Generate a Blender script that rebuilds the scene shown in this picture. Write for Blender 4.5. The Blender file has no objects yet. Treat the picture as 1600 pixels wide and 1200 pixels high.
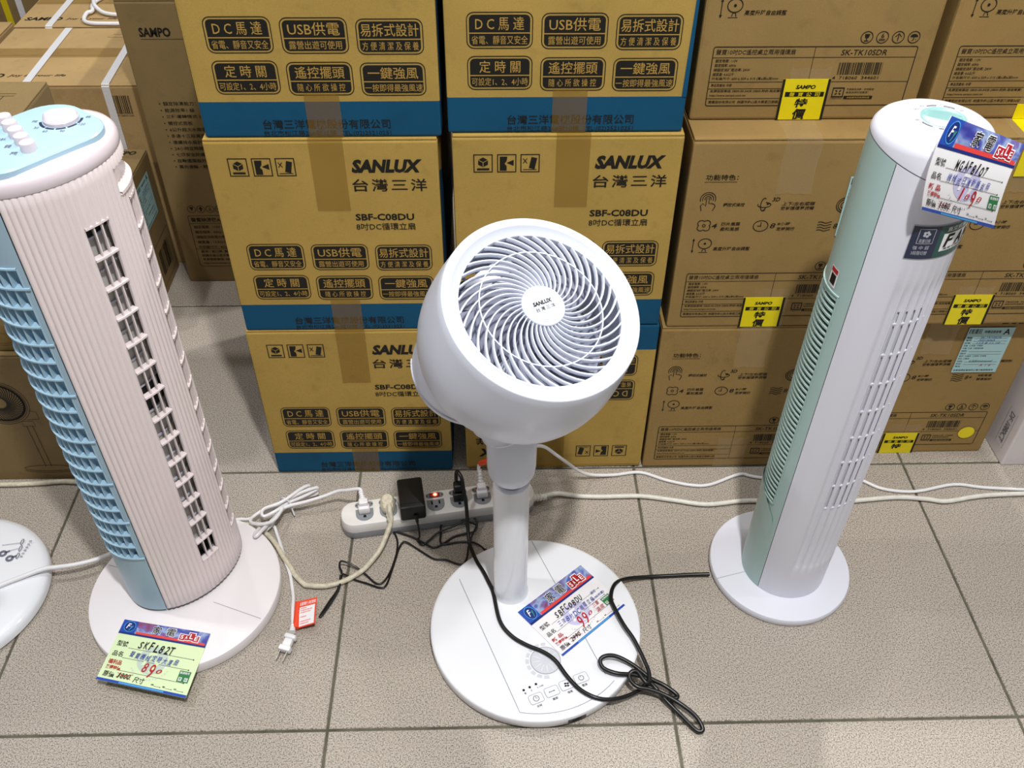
import bpy, bmesh, math, random
from mathutils import Vector as V3, Matrix
from math import sin, cos, pi, radians, atan2, sqrt
random.seed(7)
SC = bpy.context.scene
COL = SC.collection

# ---------------------------------------------------------------- camera, light, exposure
cam_d = bpy.data.cameras.new('camera')
cam_d.sensor_width = 36.0
cam_d.lens = 36.0*1452.23/1600.0
cam_d.clip_start = 0.02
cam = bpy.data.objects.new('camera', cam_d)
COL.objects.link(cam)
_r = V3((0.99969709, -0.02388782, 0.00592531)); _u = V3((0.01170214, 0.67314186, 0.73942079)); _w = V3((0.02165172, 0.73912747, -0.67321749))
_m = Matrix.Identity(4)
for _i in range(3):
    _m[_i][0] = _r[_i]; _m[_i][1] = _u[_i]; _m[_i][2] = -_w[_i]
_m.translation = V3((0.24118523, -1.15627986, 1.26355253))
cam.matrix_world = _m
SC.camera = cam

world = bpy.data.worlds.new('shop_ambience'); SC.world = world
world.use_nodes = True
world.node_tree.nodes['Background'].inputs[0].default_value = (0.90, 0.95, 1.0, 1)
world.node_tree.nodes['Background'].inputs[1].default_value = 0.165

def lamp(name, loc, power, r, aim=None, col=(1, 0.985, 0.965), spread=160):
    d = bpy.data.lights.new(name, 'AREA'); d.shape = 'DISK'; d.size = r*2; d.energy = power; d.color = col
    d.spread = radians(spread)
    o = bpy.data.objects.new(name, d); COL.objects.link(o); o.location = loc
    if aim is not None:
        o.rotation_euler = (V3(aim)-V3(loc)).to_track_quat('-Z', 'Y').to_euler()
    return o
# ceiling downlights of the shop
lamp('downlight', (0.50, -1.20, 2.75), 47, 0.05)
lamp('downlight', (1.15, 1.05, 2.75), 32, 0.05)
lamp('downlight', (-1.25, -0.10, 2.75), 14, 0.06)
lamp('downlight', (2.3, -0.4, 2.75), 8, 0.06)
lamp('downlight', (-0.9, 1.6, 2.75), 8, 0.06)
# broad overhead disc added as soft fill, standing in for ceiling bounce
_p = lamp('ceiling_fill', (0.3, -0.2, 2.8), 12, 0.9)
SC.view_settings.view_transform = 'Standard'
SC.view_settings.look = 'None'
SC.view_settings.gamma = 1.0
SC.view_settings.use_curve_mapping = False
SC.view_settings.exposure = 0.06

# ---------------------------------------------------------------- materials
def lin(h):
    h = h.lstrip('#'); o = []
    for i in (0, 2, 4):
        c = int(h[i:i+2], 16)/255.0
        o.append(c/12.92 if c <= 0.04045 else ((c+0.055)/1.055)**2.4)
    return (o[0], o[1], o[2], 1.0)
MATS = {}
def mat(name, col, rough=0.5, spec=0.5, noise=0.0, nscale=60, bump=0.0, bscale=200, alpha=1.0, metal=0.0, emit=0.0, coat=0.0, trans=0.0, sss=0.0, stretch=None):
    m = bpy.data.materials.new(name); m.use_nodes = True; MATS[name] = m
    nt = m.node_tree; b = nt.nodes['Principled BSDF']
    c = lin(col)
    b.inputs['Base Color'].default_value = c
    b.inputs['Roughness'].default_value = rough
    b.inputs['Specular IOR Level'].default_value = spec
    b.inputs['Metallic'].default_value = metal
    b.inputs['Alpha'].default_value = alpha
    b.inputs['Coat Weight'].default_value = coat
    b.inputs['Transmission Weight'].default_value = trans
    if emit:
        b.inputs['Emission Color'].default_value = c; b.inputs['Emission Strength'].default_value = emit
    if noise or bump:
        tc = nt.nodes.new('ShaderNodeTexCoord'); src = tc.outputs['Object']
        if stretch:
            mp = nt.nodes.new('ShaderNodeMapping'); mp.inputs['Scale'].default_value = stretch
            nt.links.new(src, mp.inputs['Vector']); src = mp.outputs['Vector']
    if noise:
        n1 = nt.nodes.new('ShaderNodeTexNoise'); n1.inputs['Scale'].default_value = nscale; n1.inputs['Detail'].default_value = 5
        nt.links.new(src, n1.inputs['Vector'])
        mr = nt.nodes.new('ShaderNodeMapRange'); mr.inputs['From Min'].default_value = 0.3; mr.inputs['From Max'].default_value = 0.7
        mr.inputs['To Min'].default_value = 1-noise; mr.inputs['To Max'].default_value = 1+noise
        nt.links.new(n1.outputs['Fac'], mr.inputs['Value'])
        mx = nt.nodes.new('ShaderNodeVectorMath'); mx.operation = 'SCALE'; mx.inputs[0].default_value = c[:3]
        nt.links.new(mr.outputs['Result'], mx.inputs['Scale'])
        nt.links.new(mx.outputs['Vector'], b.inputs['Base Color'])
    if bump:
        n2 = nt.nodes.new('ShaderNodeTexNoise'); n2.inputs['Scale'].default_value = bscale; n2.inputs['Detail'].default_value = 3
        nt.links.new(src, n2.inputs['Vector'])
        bp = nt.nodes.new('ShaderNodeBump'); bp.inputs['Strength'].default_value = bump; bp.inputs['Distance'].default_value = 0.002
        nt.links.new(n2.outputs['Fac'], bp.inputs['Height']); nt.links.new(bp.outputs['Normal'], b.inputs['Normal'])
    return m

def kraft(name, col, amt=0.10, dirt=0.14):
    """corrugated board: fine fibres, slow blotches, scattered scuffs"""
    m = mat(name, col, rough=0.72, spec=0.25)
    nt = m.node_tree; b = nt.nodes['Principled BSDF']; L = nt.links.new
    tc = nt.nodes.new('ShaderNodeTexCoord'); oi = nt.nodes.new('ShaderNodeObjectInfo')
    ad = nt.nodes.new('ShaderNodeVectorMath'); ad.operation = 'ADD'
    sc = nt.nodes.new('ShaderNodeVectorMath'); sc.operation = 'SCALE'; sc.inputs[0].default_value = (7.1, 3.3, 5.7); L(oi.outputs['Random'], sc.inputs['Scale'])
    L(tc.outputs['Object'], ad.inputs[0]); L(sc.outputs['Vector'], ad.inputs[1])
    def nz(s, d):
        n = nt.nodes.new('ShaderNodeTexNoise'); n.inputs['Scale'].default_value = s; n.inputs['Detail'].default_value = d; L(ad.outputs['Vector'], n.inputs['Vector']); return n.outputs['Fac']
    def mr(v, a, bb, c, d):
        n = nt.nodes.new('ShaderNodeMapRange'); L(v, n.inputs['Value'])
        for k, x in zip(('From Min', 'From Max', 'To Min', 'To Max'), (a, bb, c, d)): n.inputs[k].default_value = x
        return n.outputs['Result']
    def mul(a, bb):
        n = nt.nodes.new('ShaderNodeMath'); n.operation = 'MULTIPLY'; L(a, n.inputs[0]); L(bb, n.inputs[1]); return n.outputs[0]
    f = mul(mr(nz(900, 2), .3, .7, 1-amt, 1+amt), mr(nz(9, 4), .35, .7, 1-dirt*.6, 1.04))
    f = mul(f, mr(nz(40, 6), .58, .75, 1.0, 1-dirt))
    mx = nt.nodes.new('ShaderNodeVectorMath'); mx.operation = 'SCALE'; mx.inputs[0].default_value = lin(col)[:3]
    L(f, mx.inputs['Scale']); L(mx.outputs['Vector'], b.inputs['Base Color'])
    bp = nt.nodes.new('ShaderNodeBump'); bp.inputs['Strength'].default_value = .12; bp.inputs['Distance'].default_value = .001
    L(nz(260, 3), bp.inputs['Height']); L(bp.outputs['Normal'], b.inputs['Normal'])
    return m

kraft('kraft_yellow', '#b3944c'); kraft('kraft_brown', '#9b7e4c'); kraft('kraft_tan', '#b39566'); kraft('kraft_dull', '#89734c'); kraft('kraft_edge', '#a98a5c')
kraft('carton_white', '#d9d2d2', .04, .08)
kraft('print_blue', '#0b4e70', .05, .12)
mat('ink', '#1c1a14', .6, .3); mat('ink_soft', '#231b10', .65, .25); mat('knockout', '#b39048', .7, .2)
mat('tape_brown', '#94701e', .22, .5, alpha=.36, bump=.25, bscale=40)
mat('tape_clear', '#cbb38c', .12, .7, alpha=.20, bump=.8, bscale=55, stretch=(1, 1, .35))
mat('strap_white', '#dcdcdf', .35, .5, bump=.3, bscale=300); mat('strap_yellow', '#d8c21a', .4, .5)
mat('sticker_yellow', '#ecd80c', .38, .5, noise=.05, nscale=30); mat('label_teal', '#a9cfd2', .5, .4); mat('ink_red', '#b3262a', .5, .3); mat('ink_blue', '#31439c', .5, .3)
mat('white_cap', '#dfd3da', .2, .5); mat('white_base', '#f0ebee', .14, .5); mat('white_cool', '#dbe0ee', .3, .5); mat('white_gloss', '#eef0f6', .12, .5); mat('white_pink', '#efe3e3', .33, .5); mat('white_right', '#e0e1ec', .3, .5)
mat('white_grey', '#b9bac6', .35, .5); mat('blade_grey', '#8f92a3', .25, .5)
mat('groove', '#8f929a', .5, .3); mat('dark_hole', '#141415', .6, .2); mat('smoke_window', '#16181c', .15, .5)
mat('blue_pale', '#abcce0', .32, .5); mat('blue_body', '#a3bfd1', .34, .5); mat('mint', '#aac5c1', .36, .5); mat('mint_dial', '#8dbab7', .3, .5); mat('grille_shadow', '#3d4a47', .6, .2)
mat('print_grey', '#6e7280', .5, .3); mat('print_faint', '#d3d6de', .4, .4); mat('rotor_grey', '#bab7b4', .45, .4); mat('rotor_dark', '#191817', .5, .3)
mat('cord_white', '#e9e8ea', .38, .5); mat('cord_ivory', '#cfc7b2', .45, .4, noise=.18, nscale=160); mat('cord_black', '#121213', .34, .5); mat('cord_dirty', '#dedbd2', .42, .45, noise=.08, nscale=90)
mat('strip_white', '#e9e6e2', .35, .5, noise=.03, nscale=40); mat('strip_grey', '#9c9fa6', .45, .4); mat('outlet_grey', '#8a8d92', .45, .4); mat('black_plastic', '#17171a', .42, .45)
mat('switch_red', '#a8232a', .3, .5); mat('switch_lit', '#ff5a2a', .3, .5, emit=2.2); mat('lamp_core', '#ffd9a0', .3, .5, emit=6.0); mat('metal_pin', '#c4c2ba', .25, .5, metal=1.0)
mat('tag_orange', '#ee4a26', .45, .4); mat('paper_white', '#f1eff2', .45, .45); mat('paper_green', '#dbeebe', .4, .45)
mat('head_blue', '#2a4fb0', .25, .5); mat('head_navy', '#1d2f7a', .3, .5); mat('head_red', '#e2473f', .35, .5); mat('sale_red', '#b5202b', .35, .5); mat('stamp_green', '#2f7d46', .4, .4); mat('wm_lav', '#c9c6e6', .5, .4); mat('wm_grey', '#c2d2c4', .5, .4); mat('emblem_ring', '#4aa6e0', .3, .5); mat('label_dark', '#28304a', .3, .5); mat('label_green', '#24564f', .3, .5); mat('hand_green', '#3f9a86', .4, .4); mat('pure_white', '#f6f6f8', .4, .4)
mat('wall_paint', '#b9b6b0', .7, .3)
mat('grout', '#5d5a4d', .85, .2, noise=.35, nscale=25)

def header_mat():
    m = mat('head_swirl', '#6a6fb0', .22, .5); nt = m.node_tree; b = nt.nodes['Principled BSDF']; L = nt.links.new
    tc = nt.nodes.new('ShaderNodeTexCoord')
    n = nt.nodes.new('ShaderNodeTexNoise'); n.inputs['Scale'].default_value = 34; n.inputs['Detail'].default_value = 2; n.inputs['Distortion'].default_value = .8
    L(tc.outputs['Object'], n.inputs['Vector'])
    r = nt.nodes.new('ShaderNodeValToRGB'); e = r.color_ramp.elements
    e[0].position = .33; e[0].color = lin('#3c3f97'); e[1].position = .7; e[1].color = lin('#8e4a6e')
    for p, c in ((.43, '#5e68b4'), (.52, '#9fb4d6'), (.60, '#7a6fae')):
        k = e.new(p); k.color = lin(c)
    L(n.outputs['Fac'], r.inputs['Fac']); L(r.outputs['Color'], b.inputs['Base Color'])
header_mat()

def tile_mat():
    m = mat('granite_tile', '#b8aa9c', .5, .4); nt = m.node_tree; b = nt.nodes['Principled BSDF']; L = nt.links.new
    g = nt.nodes.new('ShaderNodeNewGeometry')
    def nz(s, d, rough=.5):
        n = nt.nodes.new('ShaderNodeTexNoise'); n.inputs['Scale'].default_value = s; n.inputs['Detail'].default_value = d; n.inputs['Roughness'].default_value = rough
        L(g.outputs['Position'], n.inputs['Vector']); return n.outputs['Fac']
    r = nt.nodes.new('ShaderNodeValToRGB'); e = r.color_ramp.elements
    e[0].position = .30; e[0].color = lin('#5b544c'); e[1].position = .70; e[1].color = lin('#cdc4b9')
    for p, c in ((.40, '#80776d'), (.47, '#a89e93'), (.58, '#b6ada1')):
        k = e.new(p); k.color = lin(c)
    L(nz(500, 2, .6), r.inputs['Fac'])
    mr = nt.nodes.new('ShaderNodeMapRange'); L(nz(3.2, 4), mr.inputs['Value'])
    for k, x in zip(('From Min', 'From Max', 'To Min', 'To Max'), (.35, .7, .93, 1.04)): mr.inputs[k].default_value = x
    mx = nt.nodes.new('ShaderNodeVectorMath'); mx.operation = 'SCALE'; L(r.outputs['Color'], mx.inputs[0]); L(mr.outputs['Result'], mx.inputs['Scale'])
    L(mx.outputs['Vector'], b.inputs['Base Color'])
tile_mat()

# ---------------------------------------------------------------- mesh builder
_txt = bpy.data.objects.new('_txt', bpy.data.curves.new('_txt', 'FONT'))
_tcache = {}
def glyphs(s, bold, shear, space):
    k = (s, bold, shear, space)
    if k in _tcache: return _tcache[k]
    c = _txt.data; c.body = s; c.resolution_u = 2; c.offset = bold; c.shear = shear; c.space_character = space; c.fill_mode = 'FRONT'
    m = _txt.to_mesh()
    vs = [(v.co.x, v.co.y) for v in m.vertices]; fs = [tuple(p.vertices) for p in m.polygons]
    _txt.to_mesh_clear()
    x0 = min(v[0] for v in vs); x1 = max(v[0] for v in vs); y0 = min(v[1] for v in vs); y1 = max(v[1] for v in vs)
    vs = [((x-x0)/max(1e-6, x1-x0), (y-y0)/max(1e-6, y1-y0)) for x, y in vs]
    _tcache[k] = (vs, fs); return vs, fs

class Frame:
    """flat print surface: p(u, v, h)"""
    def __init__(s, O, U, V):
        s.O = V3(O); s.U = V3(U).normalized(); s.V = V3(V).normalized(); s.N = s.U.cross(s.V).normalized()
    def p(s, u, v, h=0.0): return s.O+s.U*u+s.V*v+s.N*h

class MB:
    def __init__(s): s.v = []; s.f = []; s.m = []; s.sm = []; s.mats = []
    def mi(s, name):
        if name not in s.mats: s.mats.append(name)
        return s.mats.index(name)
    def add(s, vs, fs, m, smooth=False):
        o = len(s.v); s.v += [tuple(x) for x in vs]; k = s.mi(m)
        for f in fs: s.f.append(tuple(o+i for i in f)); s.m.append(k); s.sm.append(smooth)
    def box(s, a, b, m, M=None):
        x0, y0, z0 = a; x1, y1, z1 = b
        vs = [V3(q) for q in ((x0, y0, z0), (x1, y0, z0), (x1, y1, z0), (x0, y1, z0), (x0, y0, z1), (x1, y0, z1), (x1, y1, z1), (x0, y1, z1))]
        if M is not None: vs = [M @ q for q in vs]
        s.add(vs, [(0, 3, 2, 1), (4, 5, 6, 7), (0, 1, 5, 4), (1, 2, 6, 5), (2, 3, 7, 6), (3, 0, 4, 7)], m)
    def rbox(s, a, b, m, r=0.003, seg=3, M=None, smooth=True):
        """box with rounded vertical corners and chamfered rims"""
        x0, y0, z0 = a; x1, y1, z1 = b; ring = []
        for cx, cy, a0 in ((x1-r, y1-r, 0), (x0+r, y1-r, 90), (x0+r, y0+r, 180), (x1-r, y0+r, 270)):
            for i in range(seg+1):
                t = radians(a0+90*i/seg); ring.append((cx, cy, cos(t), sin(t)))
        n = len(ring); vs = []
        e = min(r, (z1-z0)*.3)
        for z, k in ((z0, 1-.9), (z0+e*.3, 1-.3), (z0+e, 1), (z1-e, 1), (z1-e*.3, 1-.3), (z1, 1-.9)):
            for cx, cy, c, q in ring:
                rr = r-e*(1-k); vs.append((cx+c*rr, cy+q*rr, z))
        fs = []
        for L in range(5):
            for i in range(n): fs.append((L*n+i, L*n+(i+1) % n, (L+1)*n+(i+1) % n, (L+1)*n+i))
        fs.append(tuple(range(n-1, -1, -1))); fs.append(tuple(5*n+i for i in range(n)))
        if M is not None: vs = [M @ V3(q) for q in vs]
        s.add(vs, fs, m, smooth)
    def lathe(s, prof, m, seg=64, M=None, sx=1.0, sy=1.0, a0=0., a1=360., smooth=True, cap0=False, cap1=False):
        full = abs(a1-a0-360) < 1e-6; n = seg if full else seg+1; vs = []; fs = []
        for r, z in prof:
            for i in range(n):
                t = radians(a0+(a1-a0)*i/seg); vs.append((r*cos(t)*sx, r*sin(t)*sy, z))
        for L in range(len(prof)-1):
            for i in range(seg):
                j = (i+1) % n if full else i+1
                fs.append((L*n+i, L*n+j, (L+1)*n+j, (L+1)*n+i))
        if cap0: fs.append(tuple(range(n-1, -1, -1)))
        if cap1: fs.append(tuple((len(prof)-1)*n+i for i in range(n)))
        if M is not None: vs = [M @ V3(q) for q in vs]
        s.add(vs, fs, m, smooth)
    def tube(s, pts, r, m, seg=8, sub=4, cap=True, rr=None, flat=1.0):
        P = [V3(p) for p in pts]; Q = []
        if sub > 1 and len(P) > 2:
            for i in range(len(P)-1):
                a = P[max(i-1, 0)]; b = P[i]; c = P[i+1]; d = P[min(i+2, len(P)-1)]
                for k in range(sub):
                    t = k/sub
                    Q.append(.5*((2*b)+(c-a)*t+(2*a-5*b+4*c-d)*t*t+(3*b-a-3*c+d)*t**3))
            Q.append(P[-1])
        else: Q = P
        n = len(Q); vs = []; fs = []; nrm = None
        for i, q in enumerate(Q):
            T = (Q[min(i+1, n-1)]-Q[max(i-1, 0)])
            if T.length < 1e-9: T = V3((0, 0, 1))
            T.normalize()
            if nrm is None:
                nrm = T.cross(V3((0, 0, 1))); nrm = nrm if nrm.length > 1e-3 else T.cross(V3((1, 0, 0)))
            nrm = (nrm-T*nrm.dot(T)); nrm = nrm.normalized() if nrm.length > 1e-6 else T.orthogonal().normalized()
            B = T.cross(nrm); R = r if rr is None else rr[min(len(rr)-1, int(i/max(1, n-1)*(len(rr)-1)+.5))]
            for k in range(seg):
                a = 2*pi*k/seg; vs.append(q+nrm*cos(a)*R*flat+B*sin(a)*R)
        for i in range(n-1):
            for k in range(seg): fs.append((i*seg+k, i*seg+(k+1) % seg, (i+1)*seg+(k+1) % seg, (i+1)*seg+k))
        if cap: fs.append(tuple(range(seg-1, -1, -1))); fs.append(tuple((n-1)*seg+k for k in range(seg)))
        s.add(vs, fs, m, True)
    # ---- flat print on a Frame-like surface
    def poly(s, F, pts, m, h=.0003): s.add([F.p(u, v, h) for u, v in pts], [tuple(range(len(pts)))], m)
    def grid(s, F, u0, v0, u1, v1, m, h=.0003, nu=8, nv=4, smooth=True):
        vs = [F.p(u0+(u1-u0)*i/nu, v0+(v1-v0)*j/nv, h) for j in range(nv+1) for i in range(nu+1)]
        s.add(vs, [(j*(nu+1)+i, j*(nu+1)+i+1, (j+1)*(nu+1)+i+1, (j+1)*(nu+1)+i) for j in range(nv) for i in range(nu)], m, smooth)
    def rect(s, F, u0, v0, u1, v1, m, h=.0003): s.poly(F, [(u0, v0), (u1, v0), (u1, v1), (u0, v1)], m, h)
    def rr(s, F, u0, v0, u1, v1, r, n=4):
        o = []
        for cx, cy, a0 in ((u1-r, v1-r, 0), (u0+r, v1-r, 90), (u0+r, v0+r, 180), (u1-r, v0+r, 270)):
            for i in range(n+1):
                t = radians(a0+90*i/n); o.append((cx+r*cos(t), cy+r*sin(t)))
        return o
    def rrect(s, F, u0, v0, u1, v1, r, m, h=.0003): s.poly(F, s.rr(F, u0, v0, u1, v1, r), m, h)
    def loop(s, F, pts, w, m, h=.0003, closed=True):
        n = len(pts); vs = []; fs = []
        for i in range(n):
            a = V3(pts[(i-1) % n] if closed or i else pts[0]).to_2d(); b = V3(pts[i]).to_2d(); c = V3(pts[(i+1) % n] if closed or i < n-1 else pts[-1]).to_2d()
            d = (c-a); d = d.normalized() if d.length > 1e-9 else V3((1, 0)).to_2d(); q = V3((-d.y, d.x)).to_2d()*w*.5
            vs += [F.p(b.x+q.x, b.y+q.y, h), F.p(b.x-q.x, b.y-q.y, h)]
        for i in range(n if closed else n-1):
            j = (i+1) % n; fs.append((2*i, 2*i+1, 2*j+1, 2*j))
        s.add(vs, fs, m)
    def line(s, F, pts, w, m, h=.0003):
        s.loop(F, [(p[0], p[1], 0) for p in pts], w, m, h, False)
    def rloop(s, F, u0, v0, u1, v1, r, w, m, h=.0003): s.loop(F, [(a, b, 0) for a, b in s.rr(F, u0, v0, u1, v1, r)], w, m, h)
    def circ(s, F, u, v, r, m, h=.0003, n=20, rv=None): s.poly(F, [(u+r*cos(2*pi*i/n), v+(rv or r)*sin(2*pi*i/n)) for i in range(n)], m, h)
    def ring(s, F, u, v, r, w, m, h=.0003, n=24, a0=0, a1=360, rv=None):
        full = a1-a0 >= 360; k = n if full else n+1
        s.loop(F, [(u+r*cos(radians(a0+(a1-a0)*i/n)), v+(rv or r)*sin(radians(a0+(a1-a0)*i/n)), 0) for i in range(k)], w, m, h, full)
    def txt(s, F, t, u0, v0, u1, v1, m, bold=0., shear=0., h=.0003, space=1., rot=0):
        vs, fs = glyphs(t, bold, shear, space); o = []
        for x, y in vs:
            if rot == 90: x, y = 1-y, x
            elif rot == -90: x, y = y, 1-x
            o.append(F.p(u0+(u1-u0)*x, v0+(v1-v0)*y, h))
        s.add(o, fs, m)
    def barcode(s, F, u0, v0, u1, v1, m, n=34, seed=1, h=.0003):
        rnd = random.Random(seed); ws = [rnd.choice((1, 1, 2, 3)) for _ in range(n*2)]; tot = sum(ws); x = u0
        for i, w in enumerate(ws):
            d = (u1-u0)*w/tot
            if i % 2 == 0: s.rect(F, x, v0, x+d, v1, m, h)
            x += d
    def mesh(s, name):
        me = bpy.data.meshes.new(name); me.from_pydata(s.v, [], s.f)
        for n in s.mats: me.materials.append(MATS[n])
        me.polygons.foreach_set('material_index', s.m); me.polygons.foreach_set('use_smooth', s.sm); me.update(); return me
    def flush(s, name, parent):
        o = s.build(name, parent); s.__init__(); return o
    def build(s, name, parent=None, bevel=0., sharp=40):
        me = s.mesh(name)
        if any(s.sm): me.set_sharp_from_angle(angle=radians(sharp))
        if bevel:
            bm = bmesh.new(); bm.from_mesh(me)
            bmesh.ops.remove_doubles(bm, verts=bm.verts, dist=1e-6)
            es = [e for e in bm.edges if len(e.link_faces) == 2 and e.calc_face_angle(0) > radians(50)]
            bmesh.ops.bevel(bm, geom=es, offset=bevel, segments=2, profile=.6, affect='EDGES', material=-1); bm.to_mesh(me); bm.free()
        return link(name, me, parent)
def link(name, me, parent=None):
    o = bpy.data.objects.new(name, me); COL.objects.link(o)
    if parent is not None: o.parent = parent
    return o
def thing(name, label, cat, loc=(0, 0, 0), rz=0., group=None):
    o = bpy.data.objects.new(name, None); COL.objects.link(o); o.location = loc; o.rotation_euler = (0, 0, rz); o.empty_display_size = .05
    o['label'] = label; o['category'] = cat
    if group: o['group'] = group
    return o
def dup(root, loc, label, rz=0., group=None):
    r = root.copy(); COL.objects.link(r); r.location = loc; r.rotation_euler = (0, 0, rz); r['label'] = label
    if group: r['group'] = group
    for ch in list(root.children):
        c = ch.copy(); COL.objects.link(c); c.parent = r
        for g in list(ch.children):
            d = g.copy(); COL.objects.link(d); d.parent = c
    return r
def frame_m(O, X, Y):
    X = V3(X).normalized(); Y = V3(Y); Z = X.cross(Y).normalized(); Y = Z.cross(X); M = Matrix.Identity(4)
    for i in range(3): M[i][0] = X[i]; M[i][1] = Y[i]; M[i][2] = Z[i]
    M.translation = V3(O); return M

# ---------------------------------------------------------------- the setting: tiled floor, back wall
mb = MB(); mb.box((-2.5, -2.0, -.06), (3.0, 2.5, -.0018), 'grout')
floor = mb.build('floor'); floor['kind'] = 'structure'
mb = MB(); g = .0021; c = .0012
mb.add([(g, g, -.01), (.5-g, g, -.01), (.5-g, .5-g, -.01), (g, .5-g, -.01), (g, g, -c), (.5-g, g, -c), (.5-g, .5-g, -c), (g, .5-g, -c), (g+c, g+c, 0), (.5-g-c, g+c, 0), (.5-g-c, .5-g-c, 0), (g+c, .5-g-c, 0)],
       [(0, 1, 5, 4), (1, 2, 6, 5), (2, 3, 7, 6), (3, 0, 4, 7), (4, 5, 9, 8), (5, 6, 10, 9), (6, 7, 11, 10), (7, 4, 8, 11), (8, 9, 10, 11)], 'granite_tile')
tile_me = mb.mesh('tile')
for i in range(-5, 6):
    for j in range(-4, 5):
        o = link('tile', tile_me, floor); o.location = (i*.5, j*.5, 0)
mb = MB(); mb.box((-2.5, 2.5, -.06), (3.0, 2.6, 3.0), 'wall_paint'); w = mb.build('wall_back'); w['kind'] = 'structure'
# ---------------------------------------------------------------- cartons
def carton_parts(root, W, D, H, m, bevel=.003, band=None, bandm=None, flap=True, seam='x'):
    """body + two top flaps; front face on y = 0, x 0..W, z 0..H"""
    mb = MB(); t = .0035
    zs = [0.0]+([band] if band else [])+[H-t]
    vs = []
    for z in zs: vs += [(0, 0, z), (W, 0, z), (W, D, z), (0, D, z)]
    for L in range(len(zs)-1):
        mm = bandm if (band and L == 0) else m
        mb.add(vs[L*4:L*4+8], [(0, 1, 5, 4), (1, 2, 6, 5), (2, 3, 7, 6), (3, 0, 4, 7)], mm)
    mb.add(vs[:4], [(3, 2, 1, 0)], bandm or m); mb.add(vs[-4:], [(0, 1, 2, 3)], m)
    mb.build('carton_body', root, bevel)
    if flap:
        for k in (0, 1):
            mb = MB(); gp = .001
            if seam == 'x': a, b = ((.001, .001), (W-.001, D/2-gp)) if k == 0 else ((.001, D/2+gp), (W-.001, D-.001))
            else: a, b = ((.001, .001), (W/2-gp, D-.001)) if k == 0 else ((W/2+gp, .001), (W-.001, D-.001))
            mb.box((a[0], a[1], H-t+.0003), (b[0], b[1], H), m); mb.build('flap', root, .0012)

def badge(mb, F, u0, v0, u1, v1, a, b, aw=.8, bw=.86):
    mb.rloop(F, u0, v0, u1, v1, .009, .0012, 'ink')
    mb.rrect(F, u0+.0030, v0+.0030, u1-.0030, v1-.0030, .006, 'ink')
    vd = v0+(v1-v0)*.43
    mb.rect(F, u0+.003, vd-.0007, u1-.003, vd+.0007, 'knockout', .0006)
    cu = (u0+u1)/2; w = (u1-u0)
    mb.txt(F, a, cu-w*aw/2, vd+.0035, cu+w*aw/2, v1-.0055, 'knockout', .004, 0, .0006)
    mb.txt(F, b, cu-w*bw/2, v0+.0052, cu+w*bw/2, vd-.0032, 'knockout', .0, 0, .0006)

def front_frame(y=-.0002): return Frame((0, y, 0), (1, 0, 0), (0, 0, 1))

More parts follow.
